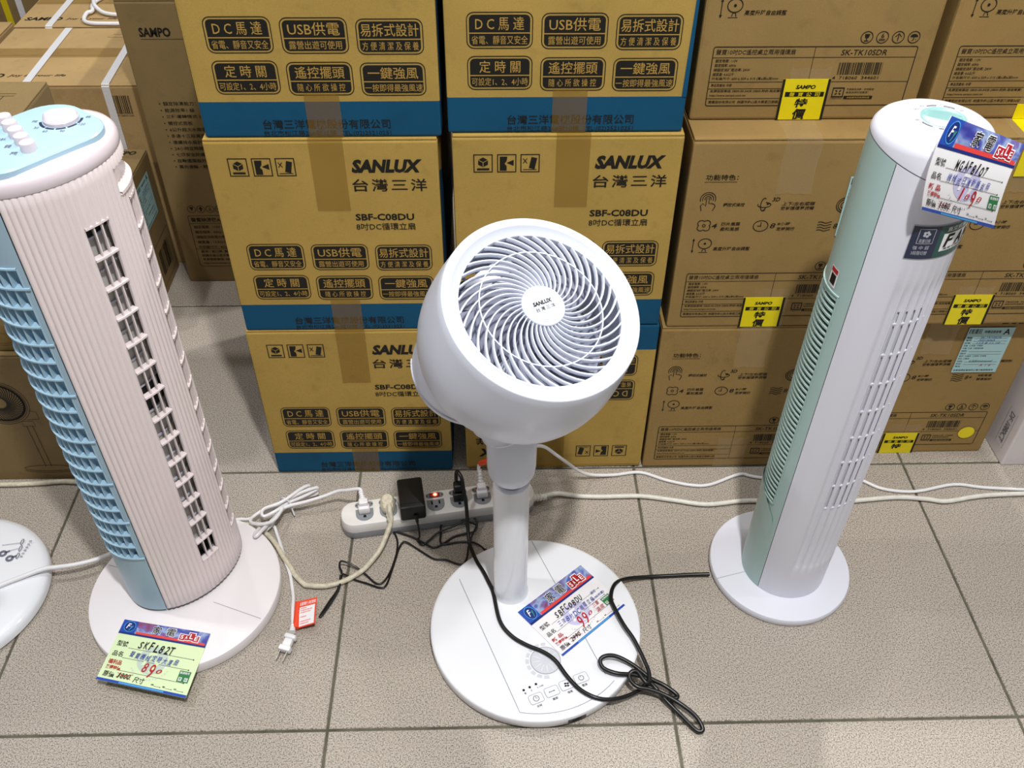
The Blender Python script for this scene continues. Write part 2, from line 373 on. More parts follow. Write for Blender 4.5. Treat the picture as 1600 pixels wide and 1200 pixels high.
def sanlux_carton(label, loc, group):
    W, D, H = .318, .46, .330
    root = thing('fan_carton', label, 'box', loc, 0, group)
    carton_parts(root, W, D, H, 'kraft_yellow', .003, .0505, 'print_blue')
    F = front_frame(); mb = MB()
    # handling marks
    for k, u in enumerate((.0295, .0622, .0945)):
        u1 = u+.0252; v0 = .275; v1 = .3015
        mb.loop(F, [(u, v0, 0), (u1, v0, 0), (u1, v1, 0), (u, v1, 0)], .0020, 'ink'); cu = u+.0126
        if k == 0:
            mb.rect(F, u+.004, v0+.0028, u1-.004, v0+.0058, 'ink')
            mb.poly(F, [(cu, v0+.0078), (cu+.0068, v0+.0115), (cu+.0068, v0+.0185), (cu, v0+.0225), (cu-.0068, v0+.0185), (cu-.0068, v0+.0115)], 'ink')
            for q in ((0, .0078), (.0068, .0188), (-.0068, .0188)): mb.line(F, [(cu, v0+.0148), (cu+q[0], v0+q[1])], .0008, 'kraft_yellow', .0006)
        elif k == 1:
            mb.poly(F, [(u+.003, v0+.002), (u+.0125, v0+.002), (u+.0125, v0+.009), (u+.0095, v0+.013), (u+.0125, v0+.017), (u+.0135, v0+.0235), (u+.003, v0+.0235)], 'ink')
            mb.poly(F, [(u+.0125, v0+.014), (u1-.003, v0+.0095), (u1-.003, v0+.0185)], 'ink')
        else:
            mb.poly(F, [(u+.011, v0+.006), (u+.019, v0+.004), (u+.0225, v0+.021), (u+.0145, v0+.0228)], 'ink')
            mb.line(F, [(u+.003, v0+.0035), (u+.022, v0+.0035)], .001, 'ink')
            mb.line(F, [(u+.003, v0+.013), (u+.0085, v0+.0205)], .0011, 'ink'); mb.line(F, [(u+.0085, v0+.013), (u+.003, v0+.0205)], .0011, 'ink')
        mb.flush('handling_mark', root)
    mb.txt(F, 'SANLUX', .1972, .2785, .2952, .2993, 'ink', .055, .22)
    for k, ch in enumerate('台灣三洋'): mb.txt(F, ch, .1958+k*.0273, .2492 if k != 2 else .2515, .1958+k*.0273+.0225, .2690 if k != 2 else .267, 'ink', .012)
    mb.flush('brand_text', root)
    mb.txt(F, 'SBF-C08DU', .1947, .2016, .2790, .2128, 'ink', .03)
    mb.txt(F, '8吋DC循環立扇', .1942, .1851, .2796, .1972, 'ink', .008); mb.flush('model_text', root)
    for (u0, v0, u1, v1), a, b, aw, bw in (((.0288, .1166, .1115, .1621), 'D C 馬 達', '省電、靜音又安全', .74, .86), ((.1233, .1158, .2062, .1606), 'USB供電', '露營出遊可使用', .78, .8), ((.2177, .1142, .3006, .1588), '易拆式設計', '方 便 清 潔 及 保 養', .88, .86),
                                   ((.0288, .0618, .1117, .1061), '定 時 關', '可設定1、2、4小時', .64, .88), ((.1232, .0600, .2068, .1040), '遙控擺頭', '隨 心 所 欲 操 控', .76, .74), ((.2175, .0590, .3006, .1027), '一鍵強風', '一按即得最強風速', .78, .9)):
        badge(mb, F, u0, v0, u1, v1, a, b, aw, bw); mb.flush('feature_badge', root)
    mb.txt(F, '台灣三洋電機股份有限公司', .0800, .0118, .2502, .0256, 'ink', .008)
    mb.txt(F, '台北市松江路266號10樓  TEL:(02)25210251', .0795, .0012, .2504, .0098, 'ink_soft', 0)
    mb.build('maker_text', root)
    # printed blue swash on the sides
    mb = MB(); FR = Frame((W+.0002, 0, 0), (0, 1, 0), (0, 0, 1)); FL = Frame((-.0002, D, 0), (0, -1, 0), (0, 0, 1))
    sw = [(.003, .05), (D-.003, .05), (D-.003, .075), (.30, .10), (.16, .17), (.07, .245), (.003, .28)]
    mb.poly(FR, sw, 'print_blue'); mb.flush('blue_swash', root); mb.poly(FL, [(D-u, v) for u, v in reversed(sw)], 'print_blue'); mb.build('blue_swash', root)
    # brown packing tape, top and bottom
    for top in (1, 0):
        mb = MB(); u0, u1, e = (.1425, .1895, 0) if top else (.1400, .1860, .003); zz = [H+.0004, H+.0004, H-.006, H-.05, H-.112] if top else [-.0004+.0008, .0004, .006, .035, .062]
        yy = [.22, -.0008, -.0012, -.0010, -.0010] if top else [.1, -.0008, -.0010, -.0010, -.0010]
        vs = []
        for z, y in zip(zz, yy): vs += [(u0, y, z), ((u0*2+u1)/3, y, z), ((u0+u1*2)/3, y, z), (u1, y, z)]
        fs = []
        for r in range(4):
            for q in range(3): fs.append((r*4+q, r*4+q+1, r*4+q+5, r*4+q+4))
        mb.add(vs, fs, 'tape_brown'); mb.build('packing_tape', root)
    return root

LX = 'stacked yellow fan cartons'
c0 = sanlux_carton('mustard and blue fan carton on the floor, lowest of the left stack', (-.150, 0, 0), LX)
dup(c0, (-.147, .001, .3312), 'mustard and blue fan carton in the middle of the left stack, its front fully readable', 0, LX)
dup(c0, (-.141, .005, .6624), 'mustard and blue fan carton on top of the left stack, cut by the photo edge', 0, LX)
dup(c0, (.1905, .0, .3355), 'mustard and blue fan carton right behind the round fan head, middle of the centre stack', 0, LX)
t3 = dup(c0, (.186, .006, .6667), 'mustard and blue fan carton on top of the centre stack, next to the brown cartons', 0, LX)
inv = dup(c0, (.1935+.318, .0, .3335), 'upside-down mustard and blue fan carton on the floor, lowest of the centre stack', 0, LX)
inv.rotation_euler = (0, pi, 0)
mb = MB(); Fx = front_frame(-.0006); mb.poly(Fx, [(.311, .05), (.3175, .05), (.3175, .33), (.3165, .33)], 'print_blue'); mb.build('blue_edge', t3)

# --- brown cartons of the right-hand stacks
SW, SH, SD = .315, .3285, .60
def s_print(mb, F, root):
    F.O = F.O+V3((.004, 0, 0))
    T = lambda *a, **k: mb.txt(F, *a, **k)
    T('功能特色：', .0205, .2653, .0667, .2744, 'ink_soft', .012); mb.line(F, [(.0195, .2625), (.0658, .2625)], .0006, 'ink_soft'); mb.flush('heading_text', root)
    I = 'ink'
    # touching hand
    u, v = .0180, .2154
    for r in (.0045, .0078, .011): mb.ring(F, u+.0105, v+.0195, r, .0012, I, a0=-20, a1=200, n=14)
    mb.line(F, [(u+.003, v), (u+.001, v+.009), (u+.004, v+.0125), (u+.0085, v+.008), (u+.0085, v+.021), (u+.0125, v+.021), (u+.0125, v+.0125), (u+.017, v+.0125), (u+.0205, v+.011), (u+.0225, v+.008), (u+.0195, v)], .0012, I)
    T('觸控式操控', .0515, .2225, .0830, .2285, 'ink_soft', .012, .15)
    mb.flush('feature_icon', root)
    # 3D swing
    u, v = .1020, .2150
    mb.ring(F, u+.0095, v+.0098, .0095, .0013, I, a0=-200, a1=80, n=18, rv=.0042); mb.ring(F, u+.0085, v+.0105, .0042, .0013, I, a0=60, a1=330, n=18, rv=.0105)
    mb.poly(F, [(u+.0125, v+.0125), (u+.0175, v+.0115), (u+.0135, v+.0095)], I); mb.poly(F, [(u+.0085, v+.002), (u+.013, v+.0015), (u+.0095, v-.0015)], I)
    T('3D', .1215, .2305, .1330, .2372, I, .02, .2)
    T('上下/左右擺頭', .1370, .2235, .1850, .2295, 'ink_soft', .012, .15); T('空氣循環更流暢', .1362, .2160, .1850, .2222, 'ink_soft', .012, .15)
    mb.flush('feature_icon', root)
    for r, a, b in ((.0125, 60, 300), (.0098, 40, 320), (.0062, 40, 320)): mb.ring(F, .2295, .2235, r, .0013, I, a0=a, a1=b, n=18)
    T('智能變頻控制', .2500, .2225, .2900, .2285, 'ink_soft', .012, .15)
    mb.flush('feature_icon', root)
    # four blades
    u, v = .0288, .1905
    for k in range(4):
        a = radians(45+90*k); mb.ring(F, u+.0058*cos(a), v+.0052*sin(a), .0052, .0013, I, n=14, a0=math.degrees(a)-95, a1=math.degrees(a)+95)
    mb.ring(F, u, v, .0022, .0012, I, n=10)
    T('4', .0402, .1858, .0482, .1940, I, .006, .15); T('四片扇葉', .0540, .1900, .0820, .1962, 'ink_soft', .012, .1); T('柔和風感', .0535, .1812, .0820, .1875, 'ink_soft', .012, .1)
    mb.flush('feature_icon', root)
    u, v = .1127, .1892
    mb.ring(F, u, v, .0108, .0013, I, n=24, rv=.0092); mb.line(F, [(u, v+.0065), (u, v), (u-.005, v)], .0013, I); mb.circ(F, u, v, .0011, I, n=8)
    T('8', .1266, .1852, .1345, .1938, I, .006, .15); T('8小時', .1370, .1900, .1560, .1955, 'ink_soft', .012, .1); T('定時開機', .1366, .1810, .1640, .1870, 'ink_soft', .012, .1)
    mb.flush('feature_icon', root)
    for k in range(4): mb.line(F, [(.1966+.0205*i/10, .1808+.0045*k+.0012*sin(i/10*2*pi*1.3)) for i in range(11)], .0013, I)
    T('8+', .2204, .1840, .2330, .1925, I, .006, .15); T('8段風速', .2420, .1900, .2660, .1955, 'ink_soft', .012, .1); T('靜音設計', .2420, .1812, .2690, .1870, 'ink_soft', .012, .1)
    mb.flush('feature_icon', root)
    # height icon
    u, v = .0155, .1440
    mb.line(F, [(u+.002, v+.002), (u+.002, v+.021)], .0012, I); mb.poly(F, [(u, v+.020), (u+.004, v+.020), (u+.002, v+.0245)], I); mb.poly(F, [(u, v+.003), (u+.004, v+.003), (u+.002, v-.0015)], I)
    mb.ring(F, u+.0195, v+.0150, .0098, .0013, I, n=24, rv=.0088); mb.circ(F, u+.0195, v+.0150, .0020, I, n=10)
    mb.line(F, [(u+.0165, v+.001), (u+.0180, v+.0055), (u+.0210, v+.0055), (u+.0225, v+.001)], .0012, I); mb.line(F, [(u+.012, v-.0005), (u+.025, v-.0005)], .0008, I)
    T('高度升降自由調整', .0485, .1465, .1040, .1532, 'ink_soft', .012, .15)
    mb.flush('feature_icon', root)
    # round handling marks
    for k, u in enumerate((.2178, .2387, .2598, .2809)):
        v = .1168; mb.ring(F, u, v, .0078, .0011, I, n=24)
        if k == 0: mb.poly(F, [(u-.0035, v+.0045), (u+.0035, v+.0045), (u+.0025, v-.0005), (u, v-.0015), (u-.0025, v-.0005)], I); mb.line(F, [(u, v), (u, v-.0045)], .0013, I); mb.line(F, [(u-.003, v-.0048), (u+.003, v-.0048)], .0013, I)
        elif k == 1: T('6', u-.002, v-.001, u+.002, v+.0055, I, .01); mb.line(F, [(u-.004, v-.0025), (u+.004, v-.0025)], .0008, I); mb.line(F, [(u-.004, v-.0042), (u+.004, v-.0042)], .0008, I)
        elif k == 2: mb.line(F, [(u, v-.005), (u, v+.005)], .0012, I); mb.line(F, [(u-.0042, v+.0005), (u, v+.005), (u+.0042, v+.0005)], .0012, I)
        else: mb.poly(F, [(u+.0052*cos(radians(a)), v+.0002+.0042*sin(radians(a))) for a in range(0, 181, 20)], I); mb.line(F, [(u, v+.001), (u, v-.0035), (u-.0018, v-.0045)], .0012, I); mb.circ(F, u+.003, v-.003, .0007, I, n=6)
        mb.flush('handling_mark', root)
    # rating table
    mb.rloop(F, .0158, .0212, .2905, .1045, .003, .0012, I)
    for a, b in (((.0158, .0898), (.2905, .0898)), ((.0158, .0556), (.2905, .0556)), ((.0158, .0460), (.1525, .0460)), ((.0158, .0318), (.1525, .0318)), ((.1525, .0212), (.1525, .1045))): mb.line(F, [a, b], .0007, I)
    T('聲寶10吋DC遙控桌立兩用循環扇', .0195, .0937, .1265, .1012, I, .002, .1); T('SK-TK10SDR', .1885, .0925, .2505, .1003, I, .008, .12)
    for k, (s, w) in enumerate((('額定電壓: 110V', .030), ('額定頻率: 60Hz', .029), ('總額定消耗電功率: 24W', .049), ('總重量: 4.6公斤', .028), ('外包裝尺寸: 650 x 329 x 315 (寬x高x深)mm', .090))): T(s, .0205-.0004*k, .0832-.0063*k, .0205+w, .0878-.0063*k, 'ink_soft', .010, .1)
    T('商品原產地: 中國', .0196, .0488, .0480, .0532, 'ink_soft', .010, .1); T('免費服務專線: 0800-00-5438 (0800-鈴鈴-我是聲寶)', .0194, .0402, .1220, .0446, 'ink_soft', .010, .1)
    T('http://www.sampo.com.tw', .0192, .0340, .0700, .0380, 'ink_soft', .010, .1); T('聲寶股份有限公司  桃園市龜山區大華里頂湖路26號', .0192, .0246, .1260, .0290, 'ink_soft', .010, .1)
    mb.barcode(F, .1895, .0655, .2500, .0825, I, 34, 3); T('4  718060  344601', .1845, .0588, .2480, .0632, I, .004)
    u, v = .1900, .0338
    mb.loop(F, [(u, v, 0), (u+.0150, v, 0), (u+.0150, v+.0125, 0), (u, v+.0125, 0)], .0022, I)
    for a in (1, -1): mb.line(F, [(u+.0035, v+.0062+a*.003), (u+.0062, v+.0062+a*.0012)], .0018, I); mb.line(F, [(u+.0115, v+.0062+a*.003), (u+.0088, v+.0062+a*.0012)], .0018, I)
    T('CARDBOARD', u-.001, v-.0035, u+.0155, v-.0015, I); T('落實綠色消費・珍惜資源-', .2085, .0430, .2475, .0460, I, .008, .1); T('為我地球珍惜資源！', .2085, .0385, .2400, .0415, I, .008, .1)
    mb.rect(F, .2070, .0302, .2470, .0350, I); T('本紙箱可回收再利用', .2110, .0312, .2430, .0340, 'knockout', .006, .1, .0006)
    mb.flush('rating_table', root)
    T('SAMPO', .2420, .3065, .2990, .3172, I, .06, .2); mb.flush('brand_text', root)
s_me = None
def price_sticker(root, v0, v1, full=True, du=.1245):
    mb = MB(); F = front_frame(-.0011); F.U = V3((1, 0, 0)); w = .066
    mb.box((du, -.0013, v0), (du+w, -.0009, v1), 'sticker_yellow'); F = front_frame(-.00135)
    mb.rect(F, du, v0, du+.0035, v1, 'ink', .0002); mb.rect(F, du+w-.0035, v0, du+w, v1, 'ink', .0002)
    mb.txt(F, 'SAMPO', du+.0195, v1-.0145, du+.0470, v1-.0085, 'ink', .045, .18, .0002)
    mb.rect(F, du+.0065, v1-.0255, du+.0605, v1-.0185, 'ink', .0002)
    for k, ch in enumerate('聲寶公司'): mb.txt(F, ch, du+.0125+k*.0118, v1-.0250, du+.0198+k*.0118, v1-.0192, 'sticker_yellow', .004, .1, .0004)
    mb.txt(F, '特', du+.0225, v1-.0415, du+.0405, v1-.0280, 'ink', .03, .1, .0002)
    if full: mb.txt(F, '價', du+.0225, v0+.0004, du+.0405, v1-.0430, 'ink', .03, .1, .0002)
    mb.build('price_sticker', root)
def teal_label(root, F, u0, v0, W=.0775, H=.0990):
    mb = MB(); a = [F.p(u0, v0, .0005), F.p(u0+W, v0, .0005), F.p(u0+W, v0+H, .0005), F.p(u0, v0+H, .0005)]
    mb.poly(F, [(u0, v0), (u0+W, v0), (u0+W, v0+H), (u0, v0+H)], 'label_teal', .0008)
    X = lambda f: u0+W*f
    Y = lambda f: v0+H*(1-f)
    mb.barcode(F, X(.03), Y(.13), X(.30), Y(.03), 'ink', 14, 5, .0011); mb.txt(F, '特優品檢查單', X(.36), Y(.12), X(.72), Y(.06), 'ink_soft', .004, 0, .0011); mb.txt(F, 'A', X(.78), Y(.15), X(.92), Y(.03), 'ink', .02, 0, .0011)
    rows = ['機型', '機號', '日期', '性能  □合格  □瑕疵', '外觀  □佳  □輕微刮傷', '損傷情形', '損傷位置', '配件  □遙控  □說明  □底座', '附件  □無合', '內部檢查', '檢查員工', '備註'] 
    for k, s in enumerate(rows):
        y = .20+.058*k; mb.txt(F, s, X(.03), Y(y+.032), X(.03+.032*len(s)*1.1 if len(s) > 4 else .15), Y(y), 'ink_soft', .003, 0, .0011)
        if k in (0, 1, 2, 5, 6, 9, 10): mb.line(F, [(X(.2), Y(y+.036)), (X(.93), Y(y+.036))], .0004, 'ink_soft', .0011)
    for s, x0, x1, y, mm in (('SK-TK10SDR', .32, .78, .20, 'ink_blue'), ('A051436A', .30, .66, .255, 'ink_blue'), ('113 8 11.10', .28, .80, .315, 'ink_blue'), ('UiSmzwol', .30, .82, .72, 'ink_soft'), ('A 1 6', .55, .82, .82, 'ink_red')): mb.txt(F, s, X(x0), Y(y+.034), X(x1), Y(y-.002), mm, 0, .35, .0012)
    mb.txt(F, '本單據請妥善保存以備日後查驗使用', X(.03), Y(.965), X(.92), Y(.925), 'ink_soft', .004, 0, .0011)
    mb.build('inspection_label', root)
def s_carton(label, loc, rz, first=None):
    root = thing('circulator_carton', label, 'box', loc, rz, 'stacked brown cartons on the right')
    if first is None:
        carton_parts(root, SW, SD, SH, 'kraft_brown', .004)
        s_print(MB(), front_frame(), root)
        # wrinkled clear tape over the top edge, second strip at the foot
        rnd = random.Random(4)
        for zz, yy, u0, u1 in (([SH+.0005, SH+.0005, SH-.008, SH-.04, SH-.085], [.2, -.001, -.0014, -.0012, -.0012], .127, .178), ([.075, .04, .012, .0006, .0006], [-.0005, -.0005, -.0005, -.0005, .1], .13, .185)):
            mb = MB(); n = 6; vs = []
            for z, y in zip(zz, yy):
                for q in range(n+1): vs.append((u0+(u1-u0)*q/n+rnd.uniform(-.0012, .0012), y-(.0009 if q % 2 and y < -.0009 else 0), z+(0 if y > 0 else rnd.uniform(-.002, .002)*(z < SH-.02 and z > .01))))
            mb.add(vs, [(r*(n+1)+q, r*(n+1)+q+1, (r+1)*(n+1)+q+1, (r+1)*(n+1)+q) for r in range(4) for q in range(n)], 'tape_clear', False); mb.build('packing_tape', root)
    else:
        for ch in list(first.children):
            c = ch.copy(); COL.objects.link(c); c.parent = root
    return root
s1 = s_carton('brown fan carton on the floor, lowest beside the mustard boxes', (.5155, 0, 0), 0)
base_children = list(s1.children)
s2 = s_carton('brown fan carton second from the floor, right beside the mustard boxes', (.5215, 0, SH+.001), 0, s1)
s3 = s_carton('brown fan carton on top beside the mustard boxes, with a wide rating table', (.5228, .055, 2*SH+.002), 0, s1)
s4 = s_carton('brown fan carton on the floor with a yellow dot and a teal label', (.8395, .028, 0), 0, s1)
s5 = s_carton('brown fan carton behind the hanging price card, second from the floor', (.843, 0, SH+.001), 0, s1)
s6 = s_carton('brown fan carton in the top right corner of the photo', (.8545, .055, 2*SH+.002), 0, s1)
price_sticker(s2, .0005, .059, True, .1145); price_sticker(s3, .0005, .060, True, .1215); price_sticker(s5, .0005, .060); price_sticker(s4, .0005, .053, False, .1200)
mb = MB(); mb.box((.128, -.0013, .0), (.194, -.0009, .022), 'sticker_yellow'); mb.box((.128, -.054, -.0012), (.194, -.0012, -.0004), 'sticker_yellow')
mb.box((.128, -.0575, -.060), (.194, -.0568, .0), 'sticker_yellow')
Fq = Frame((0, -.0577, 0), (1, 0, 0), (0, 0, 1)); mb.txt(Fq, '聲寶公司', .14, -.022, .185, -.012, 'ink', .004, .1); mb.txt(Fq, '特 價', .142, -.048, .182, -.030, 'ink', .02, .1)
mb.build('price_sticker', s6)
teal_label(s4, front_frame(-.0012), .1945, .2015); teal_label(s2, front_frame(-.0012), .2300, .1720)
mb = MB(); mb.circ(front_frame(-.0014), .2720, .0525, .0145, 'sticker_yellow', .0003, 28); mb.build('round_sticker', s4)

# --- pale carton at the right edge
root = thing('pale_carton', 'pale pinkish white carton at the right edge of the floor', 'box', (1.180, -.008, 0)); carton_parts(root, .30, .26, .36, 'carton_white', .003)
mb = MB(); F = Frame((-.0003, .26, 0), (0, -1, 0), (0, 0, 1))
mb.txt(F, 'DF-1080CT', .222, .034, .236, .104, 'print_grey', .006, 0, .0003, 1., -90); mb.loop(F, [(.216, .026, 0), (.242, .026, 0), (.242, .110, 0), (.216, .110, 0)], .0006, 'print_grey'); mb.build('printed_text', root)

# --- cartons on the left
def simple_print(root, F, fn, name='printed_drawing'):
    mb = MB(); fn(mb, F); mb.build(name, root)
def fan_drawing(mb, F, cu=.0, m='ink'):
    for r in (.048, .044, .041): mb.ring(F, cu, .190, r, .0009, m, n=36, rv=r*1.02)
    for k in range(46):
        a = 2*pi*k/46; mb.line(F, [(cu+(.013+.028*t)*cos(a+t*.6), .190+(.013+.028*t)*sin(a+t*.6)) for t in (0, .33, .66, 1)], .0016, m)
    mb.ring(F, cu, .190, .040, .004, m, n=36); mb.ring(F, cu, .190, .0125, .0009, m, n=20)
    mb.line(F, [(cu+.043, .172), (cu+.054, .168), (cu+.054, .152), (cu+.034, .150)], .0009, m)
    mb.loop(F, [(cu+.022, .135, 0), (cu+.042, .135, 0), (cu+.042, .147, 0), (cu+.022, .147, 0)], .0009, m)
    mb.line(F, [(cu+.027, .135), (cu+.027, .034)], .0009, m); mb.line(F, [(cu+.037, .135), (cu+.037, .034)], .0009, m)
    mb.ring(F, cu+.032, .030, .044, .0009, m, n=32, rv=.0075); mb.ring(F, cu+.032, .026, .044, .0009, m, n=20, rv=.0075, a0=180, a1=360)
root = thing('fan_drawing_carton', 'tan floor carton with a standing fan drawn on its front, at the left edge', 'box', (-.760, -.010, 0), 0, 'tan cartons at the left edge'); carton_parts(root, .355, .235, .294, 'kraft_dull', .003)
simple_print(root, front_frame(), lambda mb, F: fan_drawing(mb, F, .178))
lbox = root
root = thing('fan_drawing_carton', 'tan carton lying on the carton with the fan drawing, patched with tape', 'box', (-.795, .0, .295), 0, 'tan cartons at the left edge'); carton_parts(root, .357, .234, .345, 'kraft_dull', .003)
def dr2(mb, F):
    mb.ring(F, .262, .026, .022, .0009, 'ink', n=28, rv=.010); mb.ring(F, .262, .022, .022, .0009, 'ink', n=16, rv=.010, a0=180, a1=360)
simple_print(root, front_frame(), dr2)
def dr3(mb, F):
    mb.loop(F, [(.27, .190, 0), (.325, .190, 0), (.325, .182, 0), (.27, .182, 0)], .0008, 'ink_soft'); mb.line(F, [(.302, .182), (.296, .120)], .0008, 'ink_soft'); mb.line(F, [(.310, .182), (.304, .120)], .0008, 'ink_soft')
    for r in (.02, .017): mb.ring(F, .296, .105, r, .0008, 'ink_soft')
simple_print(root, Frame((0, 0, .3453), (1, 0, 0), (0, 1, 0)), dr3)
mb = MB(); mb.rect(Frame((0, -.0008, 0), (1, 0, 0), (0, 0, 1)), .245, .003, .325, .052, 'tape_brown'); mb.flush('packing_tape', root); mb.rect(Frame((.3575, .23, 0), (0, -1, 0), (0, 0, 1)), .002, .26, .225, .345, 'tape_clear'); mb.build('packing_tape', root)

root = thing('low_carton', 'low dark carton with a teal label on its right side, behind the tall ribbed fan', 'box', (-.80, .37, 0)); carton_parts(root, .314, .288, .299, 'kraft_dull', .003)
F = Frame((.3145, 0, 0), (0, 1, 0), (0, 0, 1)); teal_label(root, F, .170, .168, .081, .100)
mb = MB(); mb.barcode(F, .19, .04, .26, .10, 'ink', 16, 9); mb.loop(F, [(.175, .02, 0), (.275, .02, 0), (.275, .12, 0), (.175, .12, 0)], .001, 'ink_soft'); mb.flush('side_print', root); mb.txt(Frame((0, 0, .2993), (1, 0, 0), (0, 1, 0)), 'SAMPO', .235, .262, .297, .277, 'ink', .035, .15); mb.build('printed_text', root)

def strapped(label, loc, W, D, H, straps, txtu, slog, bc=False):
    root = thing('strapped_carton', label, 'box', loc, 0, 'strapped cartons at the back'); carton_parts(root, W, D, H, 'kraft_tan', .003)
    mb = MB(); F = Frame((0, 0, H+.0003), (1, 0, 0), (0, 1, 0))
    mb.txt(F, 'SAMPO', txtu, .038, txtu+.085, .057, 'ink', .03, .15); mb.txt(F, slog, txtu+.092, .040, txtu+.21, .053, 'ink', .004, .3); mb.flush('brand_text', root)
    mb.loop(F, [(W-.14, .245, 0), (W-.01, .245, 0), (W-.01, .262, 0), (W-.13, .262, 0)], .0007, 'ink_soft'); mb.flush('outline_print', root)
    if bc: mb.barcode(front_frame(), bc, H-.062, bc+.034, H-.022, 'ink', 14, 2); mb.txt(front_frame(), '4710683012345', bc, H-.068, bc+.034, H-.064, 'ink')
    if bc: mb.build('barcode_print', root)
    mb = MB(); mb.grid(F, .004, D*.46, W-.004, D*.62, 'tape_brown', .0006); mb.build('packing_tape', root)
    for u, lean in straps:
        mb = MB(); w = .016; vs = []
        for y, z in ((D, .02), (D+.0008, H-.004), (D-.004, H+.0012), (D*.5, H+.0016), (.004, H+.0012), (-.0008, H-.004), (-.0010, .02)):
            x = u+lean*(y/D)
            vs += [(x-w/2, y, z), (x+w/2, y, z), (x+w/2, y, z+.0006), (x-w/2, y, z+.0006)]
        fs = []
        for r in range(6):
            for a, b in ((0, 1), (1, 2), (2, 3), (3, 0)): fs.append((r*4+a, r*4+b, r*4+4+b, r*4+4+a))
        mb.add(vs, fs, 'strap_white'); mb.build('strap', root)
    return root
strapped('wide tan carton with two white straps and a barcode, behind the ribbed tower fan', (-.830, .668, 0), .365, .300, .436, ((.130, -.006), (.292, -.012)), -.012, 'Joy in your life', .300)
strapped('tan strapped carton furthest back at the top left, a white cable lying on it', (-.835, .972, 0), .40, .30, .437, ((.080, -.004), (.33, 0)), .012, 'Joy in your life')
root = thing('dark_carton', 'brown carton with yellow and white straps in the top left corner', 'box', (-1.42, 1.30, 0)); carton_parts(root, .62, .3, .62, 'kraft_dull', .003)
for u, m in ((.420, 'strap_yellow'), (.457, 'strap_white')):
    mb = MB(); mb.box((u-.008, -.0016, .0), (u+.008, -.0004, .62), m); mb.build('strap', root)
root = thing('edge_carton', 'small carton at the far left edge, below the strapped boxes', 'box', (-1.245, .84, 0)); carton_parts(root, .33, .30, .385, 'kraft_tan', .003)

root = thing('dehumidifier_carton', 'tall brown carton with a bulleted feature list, behind the left mustard stack', 'box', (-.446, .592, 0)); carton_parts(root, .40, .38, .634, 'kraft_dull', .004)
def tall(mb, F):
    o = .446
    mb.txt(F, 'SAMPO', .033, .565, .092, .583, 'ink', .035, .05); mb.line(F, [(.034, .561), (.2, .561)], .0008, 'ink_soft')
    L = ['額定除濕能力：8公升/日', '能源效率1 級', '三種運轉模式 (一般・連續)', '觸控式面板', '6公升超大水箱容量', '多達十三段濕度設定', '連續排水設計・免倒水', '24小時定時開關機', '七項安全防護設計', '自動擺葉設計', '萬向滑輪・輕鬆移動']
    for k, s in enumerate(L):
        v = .432-.0139*k; mb.circ(F, .0368, v, .0014, 'ink', n=8); n = sum(.5 if ord(c) < 256 else 1 for c in s); mb.txt(F, s, .0435, v-.0042, .0435+n*.0098, v+.0042, 'ink', .006)
    for k in range(4):
        u = .0455+.0196*k; v = .191; mb.ring(F, u, v, .0085, .0010, 'ink', n=22)
        if k == 0: mb.poly(F, [(u-.004, v+.005), (u+.004, v+.005), (u+.002, v-.001), (u-.002, v-.001)], 'ink'); mb.line(F, [(u, v), (u, v-.005)], .001, 'ink')
        elif k == 1: mb.poly(F, [(u-.005, v), (u, v+.006), (u+.005, v)], 'ink'); mb.rect(F, u-.0015, v-.005, u+.0015, v, 'ink')
        elif k == 2: mb.txt(F, '2', u-.002, v-.001, u+.002, v+.005, 'ink', .01); mb.line(F, [(u-.004, v-.003), (u+.004, v-.003)], .001, 'ink')
        else: mb.poly(F, [(u+.0052*cos(radians(a)), v+.0045*sin(radians(a))) for a in range(0, 181, 20)], 'ink'); mb.line(F, [(u, v), (u, v-.005)], .001, 'ink')
    mb.rloop(F, .033, .043, .32, .175, .005, .0010, 'ink'); mb.line(F, [(.033, .155), (.32, .155)], .0008, 'ink'); mb.line(F, [(.033, .089), (.32, .089)], .0008, 'ink')
    mb.txt(F, '聲寶除濕機AD-S', .0385, .159, .118, .170, 'ink', .012)
    for k, s in enumerate(('額定電壓 : 110V', '額定頻率 : 60Hz', '總額定消耗電功率 : 135W', '總重量 : 13.9公斤', '外包裝尺寸 : 402x62x')): mb.txt(F, s, .0405, .1425-.0130*k, .0405+.0066*sum(.55 if ord(c) < 256 else 1.2 for c in s), .1500-.0130*k, 'ink_soft', .006)
    for k, s in enumerate(('產地 / 進口商: 聲寶股份有限公司', '桃園市龜山區大華里', '免費服務專線: 0800', 'http://www.sampo.com.tw')): mb.txt(F, s, .0425, .0790-.0105*k, .0425+.0066*sum(.5 if ord(c) < 256 else 1.15 for c in s), .0855-.0105*k, 'ink_soft', .008)
simple_print(root, front_frame(), tall, 'printed_text')
